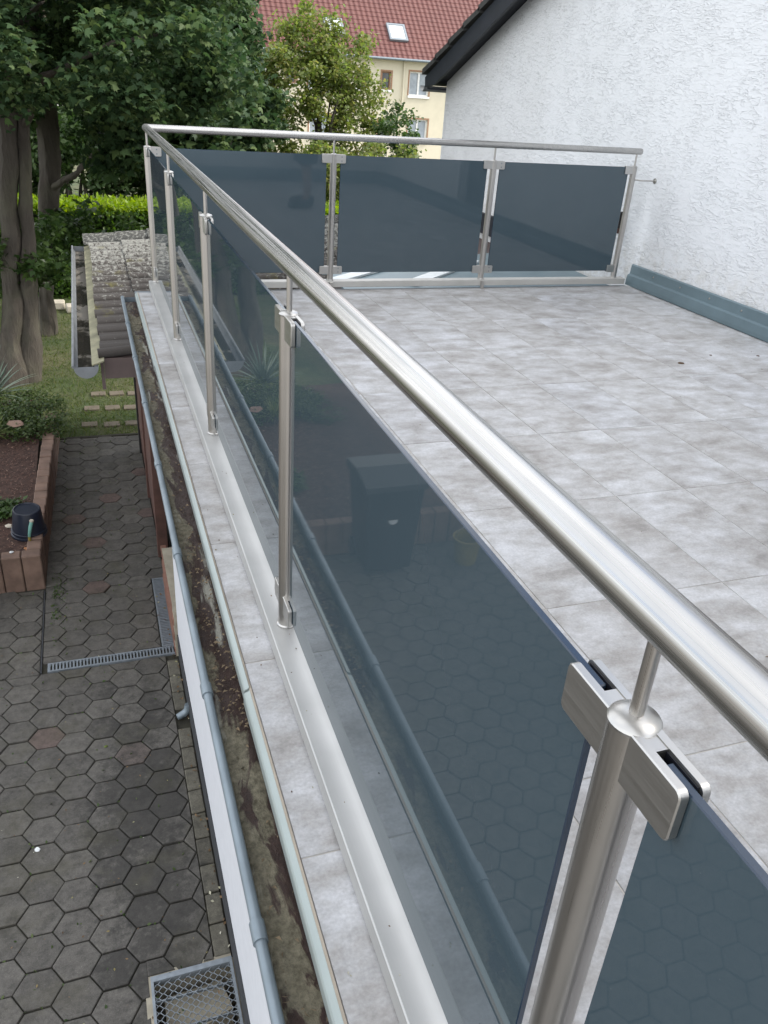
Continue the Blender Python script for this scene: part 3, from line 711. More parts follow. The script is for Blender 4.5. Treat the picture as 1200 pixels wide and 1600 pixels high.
# shed gutter
sg = empty('shed_gutter', (-.48, 7, -.6), 'weathered half-round gutter with standing water below the lichen roof', 'gutter')
kid(MB().add(*half(-.482, .078, -.548, 5.02, 9.1, 14, .003)), 'channel', ZINCP, sg)
kid(MB().path([(-.562, 5.02, -.546), (-.562, 9.1, -.546)], .009, 10), 'bead', ZINCP, sg)
for y in (5.021, 9.098):
    v_ = [(-.482+.0775*math.cos(math.pi+math.pi*k/14), y-.002, -.548+.0775*math.sin(math.pi+math.pi*k/14)) for k in range(15)]
    kid(MB().add(v_+[(a, b+.004, c) for a, b, c in v_], [tuple(range(15)), tuple(range(29, 14, -1))]+[(i, i+1, 16+i, 15+i) for i in range(14)]), 'end_cap', ZINCP, sg)
def m_gw():
    k = NT('gutter_dirt_water'); a = k.noise(k.coord('World', (1, .6, 1)), 2.4, 4, .6, .4)
    k.bump(k.noise(k.coord('World'), 60, 4), .3, .004)
    return k.set(k.ramp(a, [(.50, (.11, .10, .085)), (.54, (.022, .019, .016))]), k.ramp(a, [(.46, .9), (.5, .25)]))
kid(MB().box(-.535, -.432, 5.03, 9.09, -.610, -.598), 'water', m_gw(), sg, 0)
for y in (5.6, 6.7, 7.8, 8.7): kid(MB().box(-.40, -.39, y, y+.03, -.62, -.552), 'bracket', ZINCP, sg, 0)

# ================================================================ YARD OBJECTS
# drains
def drain(name, x0, y0, lx, ly, n, along, label):
    r = empty(name, (x0, y0, GZ), label, 'drain')
    m = MB(); w = .014
    m.box(0, lx, 0, w, -.03, .004); m.box(0, lx, ly-w, ly, -.03, .004); m.box(0, w, w, ly-w, -.03, .004); m.box(lx-w, lx, w, ly-w, -.03, .004)
    f = m.build('frame', GRATE, r, smooth=0)
    if along == 'x':
        st = (lx-2*w)/n
        bar = MB().box(-st*.24, st*.24, 0, ly-2*w, -.022, .0035).mesh('bar', GRATE, 0)
        for i in range(n+1): inst('bar', bar, r, (w+st*i, w, 0))
    else:
        st = (ly-2*w)/n
        bar = MB().box(0, lx-2*w, -st*.24, st*.24, -.022, .0035).mesh('bar', GRATE, 0)
        for i in range(n+1): inst('bar', bar, r, (w, w+st*i, 0))
    MB().box(.006, lx-.006, .006, ly-.006, -.07, -.026).build('trough', DARK, r, smooth=0)
    return r
drain('channel_drain', -1.02, 5.048, .995, .104, 38, 'x', 'grey slotted channel drain running across the paving')
drain('channel_drain', -.143, 5.160, .108, 1.045, 44, 'y', 'grey slotted channel drain running along the wall foot')
# light shaft grate
gr = empty('light_shaft_grate', (-.25, 2.0, GZ), 'galvanised mesh grate over a light shaft beside the white wall', 'grate')
x0, x1, y0, y1 = -.458, -.035, 1.45, 2.35
m = MB(); 
for b in ((x0, x1, y1-.03, y1), (x0, x0+.014, y0, y1-.03), (x1-.014, x1, y0, y1-.03)): m.box(b[0], b[1], b[2], b[3], GZ-.03, GZ+.012)
kid(m, 'frame', GRATE, gr, 0)
m = MB(); n = 46
hx_, hy_ = .026, .019
def strut(a, b, w=.0014):
    a = Vector(a); b = Vector(b); d = (b-a).normalized(); nn = Vector((-d.y, d.x, 0))*w
    m.add([a-nn, b-nn, b+nn, a+nn]+[p+Vector((0,0,-.006)) for p in (a-nn, b-nn, b+nn, a+nn)], [(0,1,2,3), (4,5,6,7), (0,1,5,4), (2,3,7,6)])
nx_ = int((x1-x0)/hx_)+1; ny_ = int((y1-y0)/(hy_*2))+1
for j in range(ny_):
    for i in range(nx_):
        xx = x0+i*hx_; yb = y0+j*hy_*2+(hy_ if i % 2 else 0)
        if yb > y1-.04 or xx > x1-.02: continue
        strut((xx, yb, GZ+.004), (xx+hx_*.32, yb, GZ+.004)); strut((xx+hx_*.32, yb, GZ+.004), (xx+hx_, yb+hy_, GZ+.004)); strut((xx+hx_*.32, yb, GZ+.004), (xx+hx_, yb-hy_, GZ+.004))
o = kid(m, 'mesh_grid', GRATE, gr, 0); o['kind'] = 'stuff'
for yb in (2.22, 2.06, 1.9, 1.74): kid(MB().box(x0+.014, x1-.014, yb-.003, yb+.003, GZ-.022, GZ-.004), 'cross_bar', GRATE, gr, 0)
kid(MB().box(x0, x1, y0, y1, GZ-.5, GZ-.47), 'shaft_floor', simple('shaft_gravel', (.09, .085, .075), .95, 0, .5, 30, .8, 60), gr, 0)
for bb in ((x0-.03, x0, y0, y1), (x1, x1+.01, y0, y1), (x0-.03, x1, y1, y1+.03)): kid(MB().box(*bb, GZ-.5, GZ-.005), 'shaft_wall', CONC, gr, 0)
# cut the bed under the grate: a shallow light slab is seen through the mesh
kid(MB().prism([(-.40, 2.31), (-.10, 2.33), (-.06, 2.16), (-.24, 2.10), (-.40, 2.16)], 2, GZ-.46, GZ-.14), 'rubble_block', CONC, gr, 0)
kid(MB().prism([(-.42, 2.10), (-.25, 2.08), (-.24, 1.95), (-.33, 1.86), (-.42, 1.90)], 2, GZ-.46, GZ-.2), 'rubble_block', simple('mossy_rubble', (.22, .20, .10), .9, 0, .3, 10), gr, 0)
# drainpipe shoe
tag(MB().path([(-.03, 4.29, GZ+.10), (-.04, 4.29, GZ+.05), (-.065, 4.285, GZ+.03), (-.115, 4.27, GZ+.018)], [.026, .027, .027, .023], 14).build('drainpipe_shoe', ZINC), 'short grey drainpipe elbow at the foot of the white wall', 'drainpipe')
# droppings / leaf on the paving
def scrap(name, x, y, z, s, mat, label, cat, n=7):
    m = MB(); pts = [(x+s*rng.uniform(.5, 1)*math.cos(2*math.pi*k/n), y+s*rng.uniform(.5, 1)*math.sin(2*math.pi*k/n)) for k in range(n)]
    vs = [(a, b, z) for a, b in pts]+[(x+(a-x)*.7, y+(b-y)*.7, z+s*rng.uniform(.15, .4)) for a, b in pts]
    m.add(vs, [tuple(range(n, 2*n))]+[(i, (i+1) % n, n+(i+1) % n, n+i) for i in range(n)]); return tag(m.build(name, mat), label, cat)
scrap('bird_dropping', -1.04, 3.35, GZ, .022, EMBLEM, 'white bird dropping on the dark hexagonal paving', 'dropping')
scrap('fallen_leaf', -.62, 4.12, GZ+.002, .018, LEAF_STRAP, 'small yellow-green leaf lying on the hexagonal paving', 'leaf')
for i, (x, y, s, lb) in enumerate(((2.68, 3.18, .022, 'largest dry leaf scrap on the tiles, nearest the balustrade'), (2.97, 3.29, .011, 'middle of three dry leaf scraps on the terrace tiles'), (3.27, 3.24, .012, 'dark dry leaf scrap on tiles nearest the wall flashing'))):
    tag(scrap('leaf_scrap', x, y, FZ+.001, s, LITTER, lb, 'leaf scrap'), group='leaf scraps on the terrace tiles')

def flakes(name, n, fx, fy, z, lo, hi, mat, parent, h=.004):
    m = MB()
    for i in range(n):
        x, y = fx(), fy(); a = rng.uniform(0, 6.3); l_ = rng.uniform(lo, hi); c_, s_ = math.cos(a)*l_, math.sin(a)*l_
        m.add([(x-c_, y-s_, z), (x+s_*.5, y-c_*.5, z+h*rng.uniform(.2, 1)), (x+c_, y+s_, z+h*rng.uniform(0, .6)), (x-s_*.5, y+c_*.5, z)], [(0, 1, 2, 3)])
    o = m.build(name, mat, parent, smooth=0); o['kind'] = 'stuff'; return o
def m_bits():
    k = NT('windblown_bits'); return k.set(k.ramp(k.island(), [(0, (.06, .035, .02)), (.6, (.16, .10, .05)), (.85, (.20, .19, .07)), (1, (.5, .48, .42))]), .85)
BITS = m_bits()
flakes('litter', 260, lambda: rng.uniform(-1.5, -.1), lambda: rng.uniform(1.8, 9.5), GZ+.004, .003, .011, BITS, drive)
flakes('litter', 70, lambda: -.03-abs(rng.normal(0, .04)), lambda: rng.uniform(2.4, 6), GZ+.006, .005, .016, BITS, drive, .01)
flakes('litter', 26, lambda: rng.uniform(-.115, -.05), lambda: rng.uniform(.2, 4.9), FZ+.001, .0012, .004, BITS, floor, .002)
flakes('litter', 60, lambda: rng.uniform(.3, 3.5), lambda: rng.uniform(.8, 4.9), FZ+.001, .0015, .006, BITS, floor, .002)
o = flakes('litter', 22, lambda: rng.uniform(-.04, .0), lambda: rng.uniform(.2, 4.0)-2, .0012, .0012, .0036, BITS, bal, .002)
mo_ = np.stack([np.concatenate([-1.0+np.abs(rng.normal(0, .05, 500)), rng.uniform(-1.4, -.2, 500)]), np.concatenate([6.1+rng.normal(0, .3, 500), rng.uniform(1.9, 9.5, 500)]), np.full(1000, GZ-.004)], 1)
mo_[500:, 1] = .385+np.round((mo_[500:, 1]-.385)/D_H*2)*D_H/2+rng.normal(0, .006, 500)+D_H/2
mg = leaves('joint_moss', mo_, .022, 'oval', LEAF_GROUND, drive, droop=-.4, upbias=.4); mg['kind'] = 'stuff'
# planter of brown palisade blocks
pl = empty('planter', (-1.5, 7.5, GZ), 'raised planting bed edged with brown concrete blocks beside the paving', 'planter')
bw = .166
for i in range(17):
    kid(MB().box(-1.06-(i+1)*bw+.004, -1.06-i*bw-.003, 6.275+rng.uniform(-.004, .004), 6.40, GZ-.05, -2.655+rng.uniform(-.008, .008), bev=.009), 'palisade_block', PALIS, pl, 0)
for i in range(20):
    y = 6.405+i*bw; xo = -1.06+.085*(y-6.4)/3.2
    kid(MB().box(xo-.125, xo+rng.uniform(-.004, .002), y+.003, y+bw-.003, GZ-.05, -2.655+rng.uniform(-.008, .008), bev=.009), 'palisade_block', PALIS, pl, 0)
vs = []; fs = []; xs = np.arange(-3.8, -1.10, .12); ys = np.arange(6.39, 10.4, .12)
for y in ys:
    for x in xs: vs.append((x, y, -2.70+.02*noise.noise((x*4, y*4, 0))))
for j in range(len(ys)-1):
    for i in range(len(xs)-1): a = j*len(xs)+i; fs.append((a, a+1, a+1+len(xs), a+len(xs)))
kid(MB().add(vs, fs), 'soil', MULCHG, pl, 180)
ch = MB()
for i in range(5200):
    x = rng.uniform(-2.4, -1.19); y = rng.uniform(6.42, 9.0); a = rng.uniform(0, 6.3); l_ = rng.uniform(.008, .03); w_ = rng.uniform(.003, .008); z = -2.69+.02*noise.noise((x*4, y*4, 0))+rng.uniform(0, .01); t = rng.uniform(-.006, .01)
    c_, s_ = math.cos(a), math.sin(a)
    ch.add([(x, y, z), (x+l_*c_, y+l_*s_, z+t), (x+l_*c_-w_*s_, y+l_*s_+w_*c_, z+t), (x-w_*s_, y+w_*c_, z)], [(0, 1, 2, 3)])
def m_chip():
    k = NT('bark_chips'); return k.set(k.ramp(k.island(), [(0, (.035, .015, .011)), (.5, (.09, .042, .030)), (.9, (.15, .08, .058)), (1, (.28, .19, .14))]), .85)
o = kid(ch, 'bark_mulch', m_chip(), pl, 0); o['kind'] = 'stuff'
# bucket
bu = empty('bucket', (-1.175, 6.75, -2.685), 'dark blue bucket standing upside down on the bark mulch', 'bucket')
bu.rotation_euler = (R(3), R(2), 0)
MB().lathe([(.152, 0), (.156, .004), (.156, .022), (.146, .026), (.120, .252), (.116, .262), (.108, .2645), (.104, .256), (.0, .254)], n=40).build('body', NAVY, bu)
MB().lathe([(.1495, .045), (.1520, .047), (.1515, .056), (.1480, .058)], n=40).build('rim_ring', NAVY, bu)
hz = empty('hose_nozzle', (-1.16, 6.575, -2.69), 'teal and yellow hose nozzle leaning against the blue bucket', 'hose nozzle')
MB().path([(.035, .02, .205), (.02, -.005, .16), (.005, -.012, .10), (.0, -.012, .07)], [.016, .017, .014, .012], 12).build('grip', TEAL, hz)
MB().path([(.0, -.012, .07), (.0, -.012, .02)], [.013, .010], 12).build('tip', YELLOW, hz)
MB().lathe([(.019, 0), (.020, .012), (.012, .02)], (.036, .021, .203), 12).build('end_knob', STONE, hz)
scrap('clay_shard', -1.185, 6.47, -2.69, .035, ORANGE, 'orange clay shard on the mulch beside the hose nozzle', 'shard')
scrap('pebble', -1.30, 6.37, -2.65, .025, EMBLEM, 'white pebble on the planter edge blocks', 'pebble')
scrap('stone', -1.36, 6.93, -2.69, .05, STONE, 'flat grey stone lying left of the blue bucket', 'stone')
# wheelie bin + yellow bucket, mirrored in the glass
wb = empty('wheelie_bin', (-2.05, 6.02, GZ), 'black wheelie bin with round white emblem, mirrored in the balustrade glass', 'bin')
vs = [(-.22, -.24, .06), (.22, -.24, .06), (.22, .2, .06), (-.22, .2, .06), (-.28, -.30, .95), (.28, -.30, .95), (.28, .26, .95), (-.28, .26, .95)]
MB().add(vs, [(0,1,2,3), (4,5,6,7), (0,1,5,4), (1,2,6,5), (2,3,7,6), (3,0,4,7)]).build('body', BINBLK, wb, smooth=0)
MB().prism([(-.34, .95), (.30, .95), (.30, 1.03), (.0, 1.06), (-.33, 1.0)], 0, -.30, .30).build('lid', BINBLK, wb, smooth=0)
for sx_ in (-1, 1): MB().path([(sx_*.19, .2, .1), (sx_*.25, .2, .1)], .1, 20).build('wheel', RUBBER, wb)
MB().path([(-.2, .33, 1.0), (.2, .33, 1.0)], .016, 10).build('handle', BINBLK, wb)
MB().path([(0, -.272, .62), (0, -.278, .62)], .045, 20).build('emblem', EMBLEM, wb)
yb = empty('yellow_bucket', (-2.9, 5.85, GZ), 'yellow plastic bucket on the paving, faintly mirrored in the glass', 'bucket')
MB().lathe([(.11, 0), (.14, .26), (.148, .26), (.148, .28), (.135, .28), (.105, .02), (.0, .02)], n=28).build('body', YELLOW, yb)
MB().path([(.14*math.cos(a), 0, .27+.13*math.sin(a)) for a in np.linspace(0, math.pi, 9)], .004, 6).build('handle', STEEL_Z, yb)

# stepping stones
sp = [(-.62, 10.16), (-.34, 10.12), (-.07, 10.12), (-.58, 10.74), (-.31, 10.72), (-.06, 10.70), (-.48, 11.28), (-.23, 11.28), (.02, 11.26)]
rowl = ['nearest row', 'middle row', 'farthest row']; coll = ['left', 'centre', 'right']
for i, (x, y) in enumerate(sp):
    o = MB().box(-.10, .10, -.075, .075, -.04, .004, bev=.006).build('stepping_stone', STEP, None, (x, y, GZ-.022+.03*math.sin(x*1.3)*math.sin(y*.9)*min(1, (y-9.7)/2)+.012), (0, 0, rng.uniform(-.06, .06)), 0)
    tag(o, f'brown stepping stone sunk in the lawn, {coll[i % 3]} of the {rowl[i//3]}', 'stepping stone', 'stepping stones in the lawn')
for i, (x, y, w_, h_, lb) in enumerate(((-1.12, 16.25, .17, .10, 'long pale stone block at the far end of the lawn'), (-.86, 16.0, .07, .09, 'small pale stone block beside the longer one on the lawn'))):
    tag(MB().box(-w_, w_, -.12, .12, -.05, h_, bev=.02).build('stone_block', STONE, None, (x, y, GZ), (0, 0, .1*i), 0), lb, 'stone', 'stone blocks on the lawn')
# grass
n = 52000
gx = rng.uniform(-2.4, 1.4, n); gy = 9.74+rng.uniform(0, 1, n)**1.25*8.2
dens = np.array([noise.noise((float(a)*1.1, float(b)*1.1, 3.0)) for a, b in zip(gx[::8], gy[::8])]).repeat(8)[:n]
keep = np.ones(n, bool)
for x, y in sp: keep &= ~((np.abs(gx-x) < .092) & (np.abs(gy-y) < .066))
keep &= rng.uniform(0, 1, n) < np.clip(.75+dens*1.1, .18, 1)
gz = GZ-.03+.03*np.sin(gx*1.3)*np.sin(gy*.9)*np.minimum(1, (gy-9.75)/2)
gp = np.stack([gx, gy, gz], 1)[keep]
g = leaves('lawn_grass', gp, .060, 'blade', GRASSM, None, droop=-1.6, upbias=-.9, sv=.5)
tag(g, 'short patchy green grass of the lawn', 'grass', kind='stuff')

# ================================================================ VEGETATION
def trunk_mb(paths):
    m = MB()
    for pts, rad in paths:
        P = []; Rr = []
        for i in range(len(pts)-1):
            for t in np.linspace(0, 1, 12, endpoint=(i == len(pts)-2)):
                p = Vector(pts[i]).lerp(Vector(pts[i+1]), float(t)); P.append(p+Vector((noise.noise(p*1.3), noise.noise(p*1.7+Vector((5,0,0))), 0))*.04); Rr.append(rad[i]+(rad[i+1]-rad[i])*float(t))
        m.path(P, Rr, 20)
    m.v = [(x+.05*noise.noise((x*7, y*7, z*1.6))+.022*noise.noise((x*22, y*22, z*4)), y+.05*noise.noise((x*7+9, y*7, z*1.6))+.022*noise.noise((x*22, y*22+7, z*4)), z) for x, y, z in m.v] if max(r[1][0] for r in paths) > .1 else m.v
    return m
mp = empty('maple_tree', (-1.5, 12, GZ), 'large dark-leaved maple with several grey trunks left of the terrace', 'tree')
kid(trunk_mb([([(-1.66, 12, GZ-.1), (-1.56, 12, -2.4), (-1.40, 12, -1.22), (-1.22, 12, .6), (-1.1, 12, 1.8), (-.9, 12.3, 4)], [.27, .17, .115, .10, .09, .05]),
   ([(-1.45, 12.05, GZ-.1), (-1.30, 12, -2.2), (-1.14, 12, -.8), (-1.06, 12, .45), (-.7, 12.9, 2.0), (.3, 13, 3.2)], [.2, .12, .09, .08, .05, .02]),
   ([(-1.9, 12.1, GZ-.1), (-1.85, 12.1, -1.5), (-2.0, 12.2, .2), (-2.4, 12.2, 2.4)], [.2, .13, .10, .08]),
   ([(-1.07, 12, .4), (-.7, 11.2, 1.0), (.1, 10.6, 1.4), (1.0, 10.3, 1.6)], [.05, .04, .03, .012]),
   ([(-1.2, 12, .6), (-1.0, 11, 1.4), (-.6, 9.9, 1.7)], [.05, .035, .012])]), 'trunk', BARK, mp)
cs = []
while len(cs) < 235:
    x, y, z = rng.uniform(-3.4, 2.15), rng.uniform(9.4, 13.6), rng.uniform(.45, 4.3)
    low = .80+.30*noise.noise((x*.9, y*.7, 5.5))-(.16 if x > .2 else 0)
    if z < low: continue
    top = 4.4-.12*(x+.8)**2-.15*(y-11.5)**2
    if z > top: continue
    if x > 1.2+.25*(z-.6) +.3*noise.noise((y, z*2, 1)): continue
    cs.append((x, y, z))
lc = clumps(cs, .46, .46, .30, 270, .45)
kid(bpy.data.objects and MB().add([(0,0,0)], []), 'crown_core', BARK, mp) if False else None
cr_ = leaves('crown', lc-np.array(mp.location), .078, 'maple', LEAF_MAPLE, mp, droop=.75, upbias=.55)
# ivy-like shoots on the trunk foot
t2 = empty('lime_tree', (-1.2, 14.5, GZ), 'single dark trunk with a drooping side limb behind the maple', 'tree')
kid(trunk_mb([([(-1.25, 14.5, GZ-.1), (-1.2, 14.5, -2.4), (-1.08, 14.5, -1.6), (-.88, 14.5, -.5), (-.82, 14.5, .6), (-.7, 14.5, 3)], [.18, .12, .11, .155, .16, .10]),
   ([(-.82, 14.4, -.62), (-.45, 14.0, -.35), (-.1, 13.8, .0), (.4, 13.5, .42), (1.1, 13.3, .85)], [.05, .045, .038, .03, .015]),
   ([(-.1, 13.8, .0), (.25, 13.5, .12), (.8, 13.2, .3)], [.04, .03, .012])]), 'trunk', BARK, t2)
cs2 = [(rng.uniform(-2.2, 2.0), rng.uniform(13.4, 16), rng.uniform(.35, 2.6)) for _ in range(70)]+[(rng.uniform(.0, 1.5), rng.uniform(13, 13.8), rng.uniform(-.1, .5)) for _ in range(16)]
leaves('crown', clumps(cs2, .5, .5, .34, 150, .45)-np.array(t2.location), .125, 'maple', LEAF_MAPLE, t2, droop=.75, upbias=.5)
# epicormic shoots by the trunk foot
sh = empty('shrub', (-1.0, 13.0, GZ), 'leafy dark shrub growing round the foot of the trunks', 'shrub')
cs3 = [(-1.35+.5*rng.normal()*.6, 12.6+.5*rng.normal(), -1.35+.35*rng.normal()) for _ in range(14)]+[(-.62+.35*rng.normal(), 14.2+.4*rng.normal(), -1.35+.3*rng.normal()) for _ in range(16)]
kid(trunk_mb([([(-.7, 14.0, GZ), (-.65, 14.1, -1.4)], [.02, .01]), ([(-1.3, 12.5, GZ), (-1.35, 12.55, -1.2)], [.02, .01])]), 'stem', BARK, sh)
leaves('foliage', clumps(cs3, .26, .26, .24, 90, .3)-np.array(sh.location), .09, 'maple', LEAF_SHRUB, sh, droop=.5)
# hedge
hd = empty('hedge', (1.5, 17.4, GZ), 'clipped bright yellow-green hedge at the end of the garden', 'hedge')
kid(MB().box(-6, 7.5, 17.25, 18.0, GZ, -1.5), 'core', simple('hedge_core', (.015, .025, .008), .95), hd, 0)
n = 26000
tp = np.stack([rng.uniform(-6, 7.5, n), rng.uniform(17.0, 18.2, n), -1.36+rng.normal(0, .045, n)], 1)
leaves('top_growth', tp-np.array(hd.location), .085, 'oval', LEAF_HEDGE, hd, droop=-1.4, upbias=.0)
n = 22000
fp = np.stack([rng.uniform(-6, 7.5, n), 17.06+rng.normal(0, .05, n), rng.uniform(GZ, -1.36, n)], 1)
leaves('side_growth', fp-np.array(hd.location), .085, 'oval', LEAF_HEDGE_SHADED, hd, droop=.1, upbias=.2)
# shrubs and trees beyond the hedge
def bush(name, label, cx, cy, z0, z1, rx, n, size, mat, shape='oval', cat='shrub', group='shrubs and trees beyond the hedge', per=140, cl=.42, ry=1.0, droop=.4):
    b = empty(name, (cx, cy, GZ), label, cat, group)
    pts = []
    while len(pts) < n:
        u = rng.normal(size=3); u /= np.linalg.norm(u); r_ = rng.uniform(.25, 1)**.5
        x, y, z = cx+u[0]*r_*rx, cy+u[1]*r_*ry, (z0+z1)/2+u[2]*r_*(z1-z0)/2
        if noise.noise((x*.8, y*.8, z*.8+cx)) < -.28: continue
        pts.append((x, y, z))
    st = []
    for k in range(6):
        p = pts[k*len(pts)//6]; st.append(([(cx+.12*rng.normal(), cy, GZ-.05), ((cx*2+p[0])/3, cy, (z0+GZ)/2), ((cx+p[0])/2, (cy+p[1])/2, (z0*2+p[2])/3), p], [.07, .055, .04, .012]))
    kid(trunk_mb(st), 'trunk', BARK, b)
    leaves('crown', clumps(pts, cl, cl, cl*.8, per, .3)-np.array(b.location), size, shape, mat, b, droop=droop, upbias=.35); return b
bush('lilac_shrub', 'mid-green bush behind the hedge, left of the terrace corner post', -.6, 20.5, -1.9, .3, 1.6, 60, .12, LEAF_SHRUB)
bush('lilac_shrub', 'mid-green bush behind the hedge, right behind the corner post', 1.7, 21.0, -1.9, .5, 1.5, 60, .12, LEAF_SHRUB)
bush('broadleaf_tree', 'dark tree behind the far handrail corner beneath the maple crown', 2.5, 19.2, -1.6, 2.9, 1.35, 130, .13, LEAF_MAPLE, 'maple', 'tree')
bush('broadleaf_tree', 'dark tree left of the garden behind the maple trunks', -3.2, 21.5, -1.8, 3.2, 1.9, 100, .13, LEAF_SHRUB, 'maple', 'tree')
bush('broadleaf_tree', 'shady tree filling the gap above the hedge behind the trunks', -.2, 24.5, -1.6, 3.6, 2.6, 150, .14, LEAF_MAPLE, 'maple', 'tree')
bush('broadleaf_tree', 'pale green feathery tree in front of the cream apartment block', 5.3, 22.5, -2.0, 2.75, 2.15, 215, .10, LEAF_BIRCH, 'oval', 'tree', per=110, cl=.38)
bush('broadleaf_tree', 'tall pale green shoots rising beside the red roof', 5.7, 22.0, -.2, 2.1, .8, 36, .09, LEAF_BIRCH, 'oval', 'tree', per=80, cl=.28)
bush('broadleaf_tree', 'distant dark tree behind the maple at the left picture edge', -6.0, 29, -2.8, 4.5, 3.0, 110, .2, LEAF_SHRUB, 'oval', 'tree', per=130, cl=.7, ry=1.2)
bush('broadleaf_tree', 'distant green tree closing the view between the trunks', -1.6, 30, -2.9, 4.2, 2.8, 120, .2, LEAF_SHRUB, 'oval', 'tree', per=130, cl=.7, ry=1.2)
bush('broadleaf_tree', 'distant green tree behind the far handrail, left of the apartment block', 3.2, 29, -2.9, 3.4, 2.2, 110, .2, LEAF_SHRUB, 'oval', 'tree', per=130, cl=.7, ry=1.2)
bush('young_tree', 'small green tree in front of the apartment windows', 7.35, 21.0, -1.9, 1.15, .62, 42, .095, LEAF_SHRUB, 'oval', 'tree', per=90, cl=.27)
bush('young_tree', 'low bushy growth just above the far handrail', 6.3, 20.0, -2.2, -.12, 2.2, 110, .095, LEAF_BIRCH, 'oval', 'shrub', per=100, cl=.34)
# ground cover, yucca, strap plant, small leaves in the planter
gc = empty('groundcover_shrub', (-1.4, 9.4, -2.7), 'low dense groundcover shrub spilling over the planter end', 'shrub', None)
cs4 = [(rng.uniform(-2.4, -.95), rng.uniform(8.95, 10.2), 0) for _ in range(100)]
cs4 = [(x, y, -2.70+.12*max(0, 1-((x+1.6)/.9)**2)+rng.uniform(-.05, .06)) for x, y, _ in cs4]
kid(trunk_mb([([(-1.5, 9.4, -2.8), (-1.3, 9.2, -2.6)], [.015, .008])]), 'stem', BARK, gc)
leaves('foliage', clumps(cs4, .17, .17, .11, 130, .3)-np.array(gc.location), .035, 'oval', LEAF_GROUND, gc, droop=.1, upbias=.6)
def strap(name, label, c, n, ln, w, mat, spread, seed):
    r0 = np.random.default_rng(seed); m = MB()
    for i in range(n):
        a = r0.uniform(0, 6.3); el = r0.uniform(*spread); l_ = ln*r0.uniform(.65, 1.1); P = []
        d = Vector((math.cos(a)*math.cos(el), math.sin(a)*math.cos(el), math.sin(el))); p = Vector((0, 0, .02)); sd_ = Vector((-math.sin(a), math.cos(a), 0)); k_ = 6
        L_, R_ = [], []
        for s_ in range(k_+1):
            t = s_/k_; ww = w*(1-t**2)*.5+.0008; L_.append(p-sd_*ww); R_.append(p+sd_*ww); p = p+d*(l_/k_); d = (d+Vector((0, 0, -.05-.10*t))).normalized()
        vs = L_+R_; m.add(vs, [(j, j+1, k_+2+j, k_+1+j) for j in range(k_)])
    e = empty(name, c, label, 'plant'); m.build('foliage', mat, e, smooth=0); MB().lathe([(.03, -.1), (.03, .03), (.01, .06)], n=10).build('stem', BARK, e); return e
strap('yucca_plant', 'grey-green yucca with long pointed leaves beside the maple trunk', (-1.72, 10.25, -2.62), 70, .62, .035, LEAF_YUCCA, (.15, 1.45), 3)
strap('grass_plant', 'yellow-green strap-leaved plant at the left picture edge', (-1.62, 9.05, -2.66), 90, .32, .014, LEAF_STRAP, (.3, 1.4), 5)
wp = empty('weed_plant', (-1.33, 7.15, -2.69), 'small bright green leafy plant behind the blue bucket', 'plant')
leaves('foliage', clumps([(rng.uniform(-1.55, -1.28), rng.uniform(7.05, 7.4), -2.64) for _ in range(14)], .07, .07, .04, 30, .3)-np.array(wp.location), .05, 'oval', LEAF_SHRUB, wp, droop=.1, upbias=.8)
MB().path([(0, 0, -.02), (0, 0, .03)], .004, 6).build('stem', BARK, wp)
scrap('stone', -1.38, 9.08, -2.52, .11, simple('pinkish_stone', (.20, .13, .10), .9, 0, .2, 8), 'round pinkish stone half hidden in the groundcover', 'stone', 10)

# ================================================================ APARTMENT BLOCK
AY = 50.0
ap = empty('apartment_building', (14, AY, GZ), 'cream apartment block with red tiled roof beyond the trees', 'building')
EZ = 2.35
wins = []   # x0,x1,z0,z1, kind
for x in (8.6, 12.2, 18.3, 24.0): wins += [(x, x+1.25, .5, 1.75, 'd'), (x+.1, x+1.35, -1.95, -.75, 'd')]
wins += [(16.58, 17.15, .72, 1.65, 's'), (15.05, 15.75, .72, 1.65, 's'), (10.9, 11.5, .72, 1.65, 's'), (21.6, 22.2, .72, 1.65, 's'), (16.5, 17.2, -2.0, -.9, 's')]
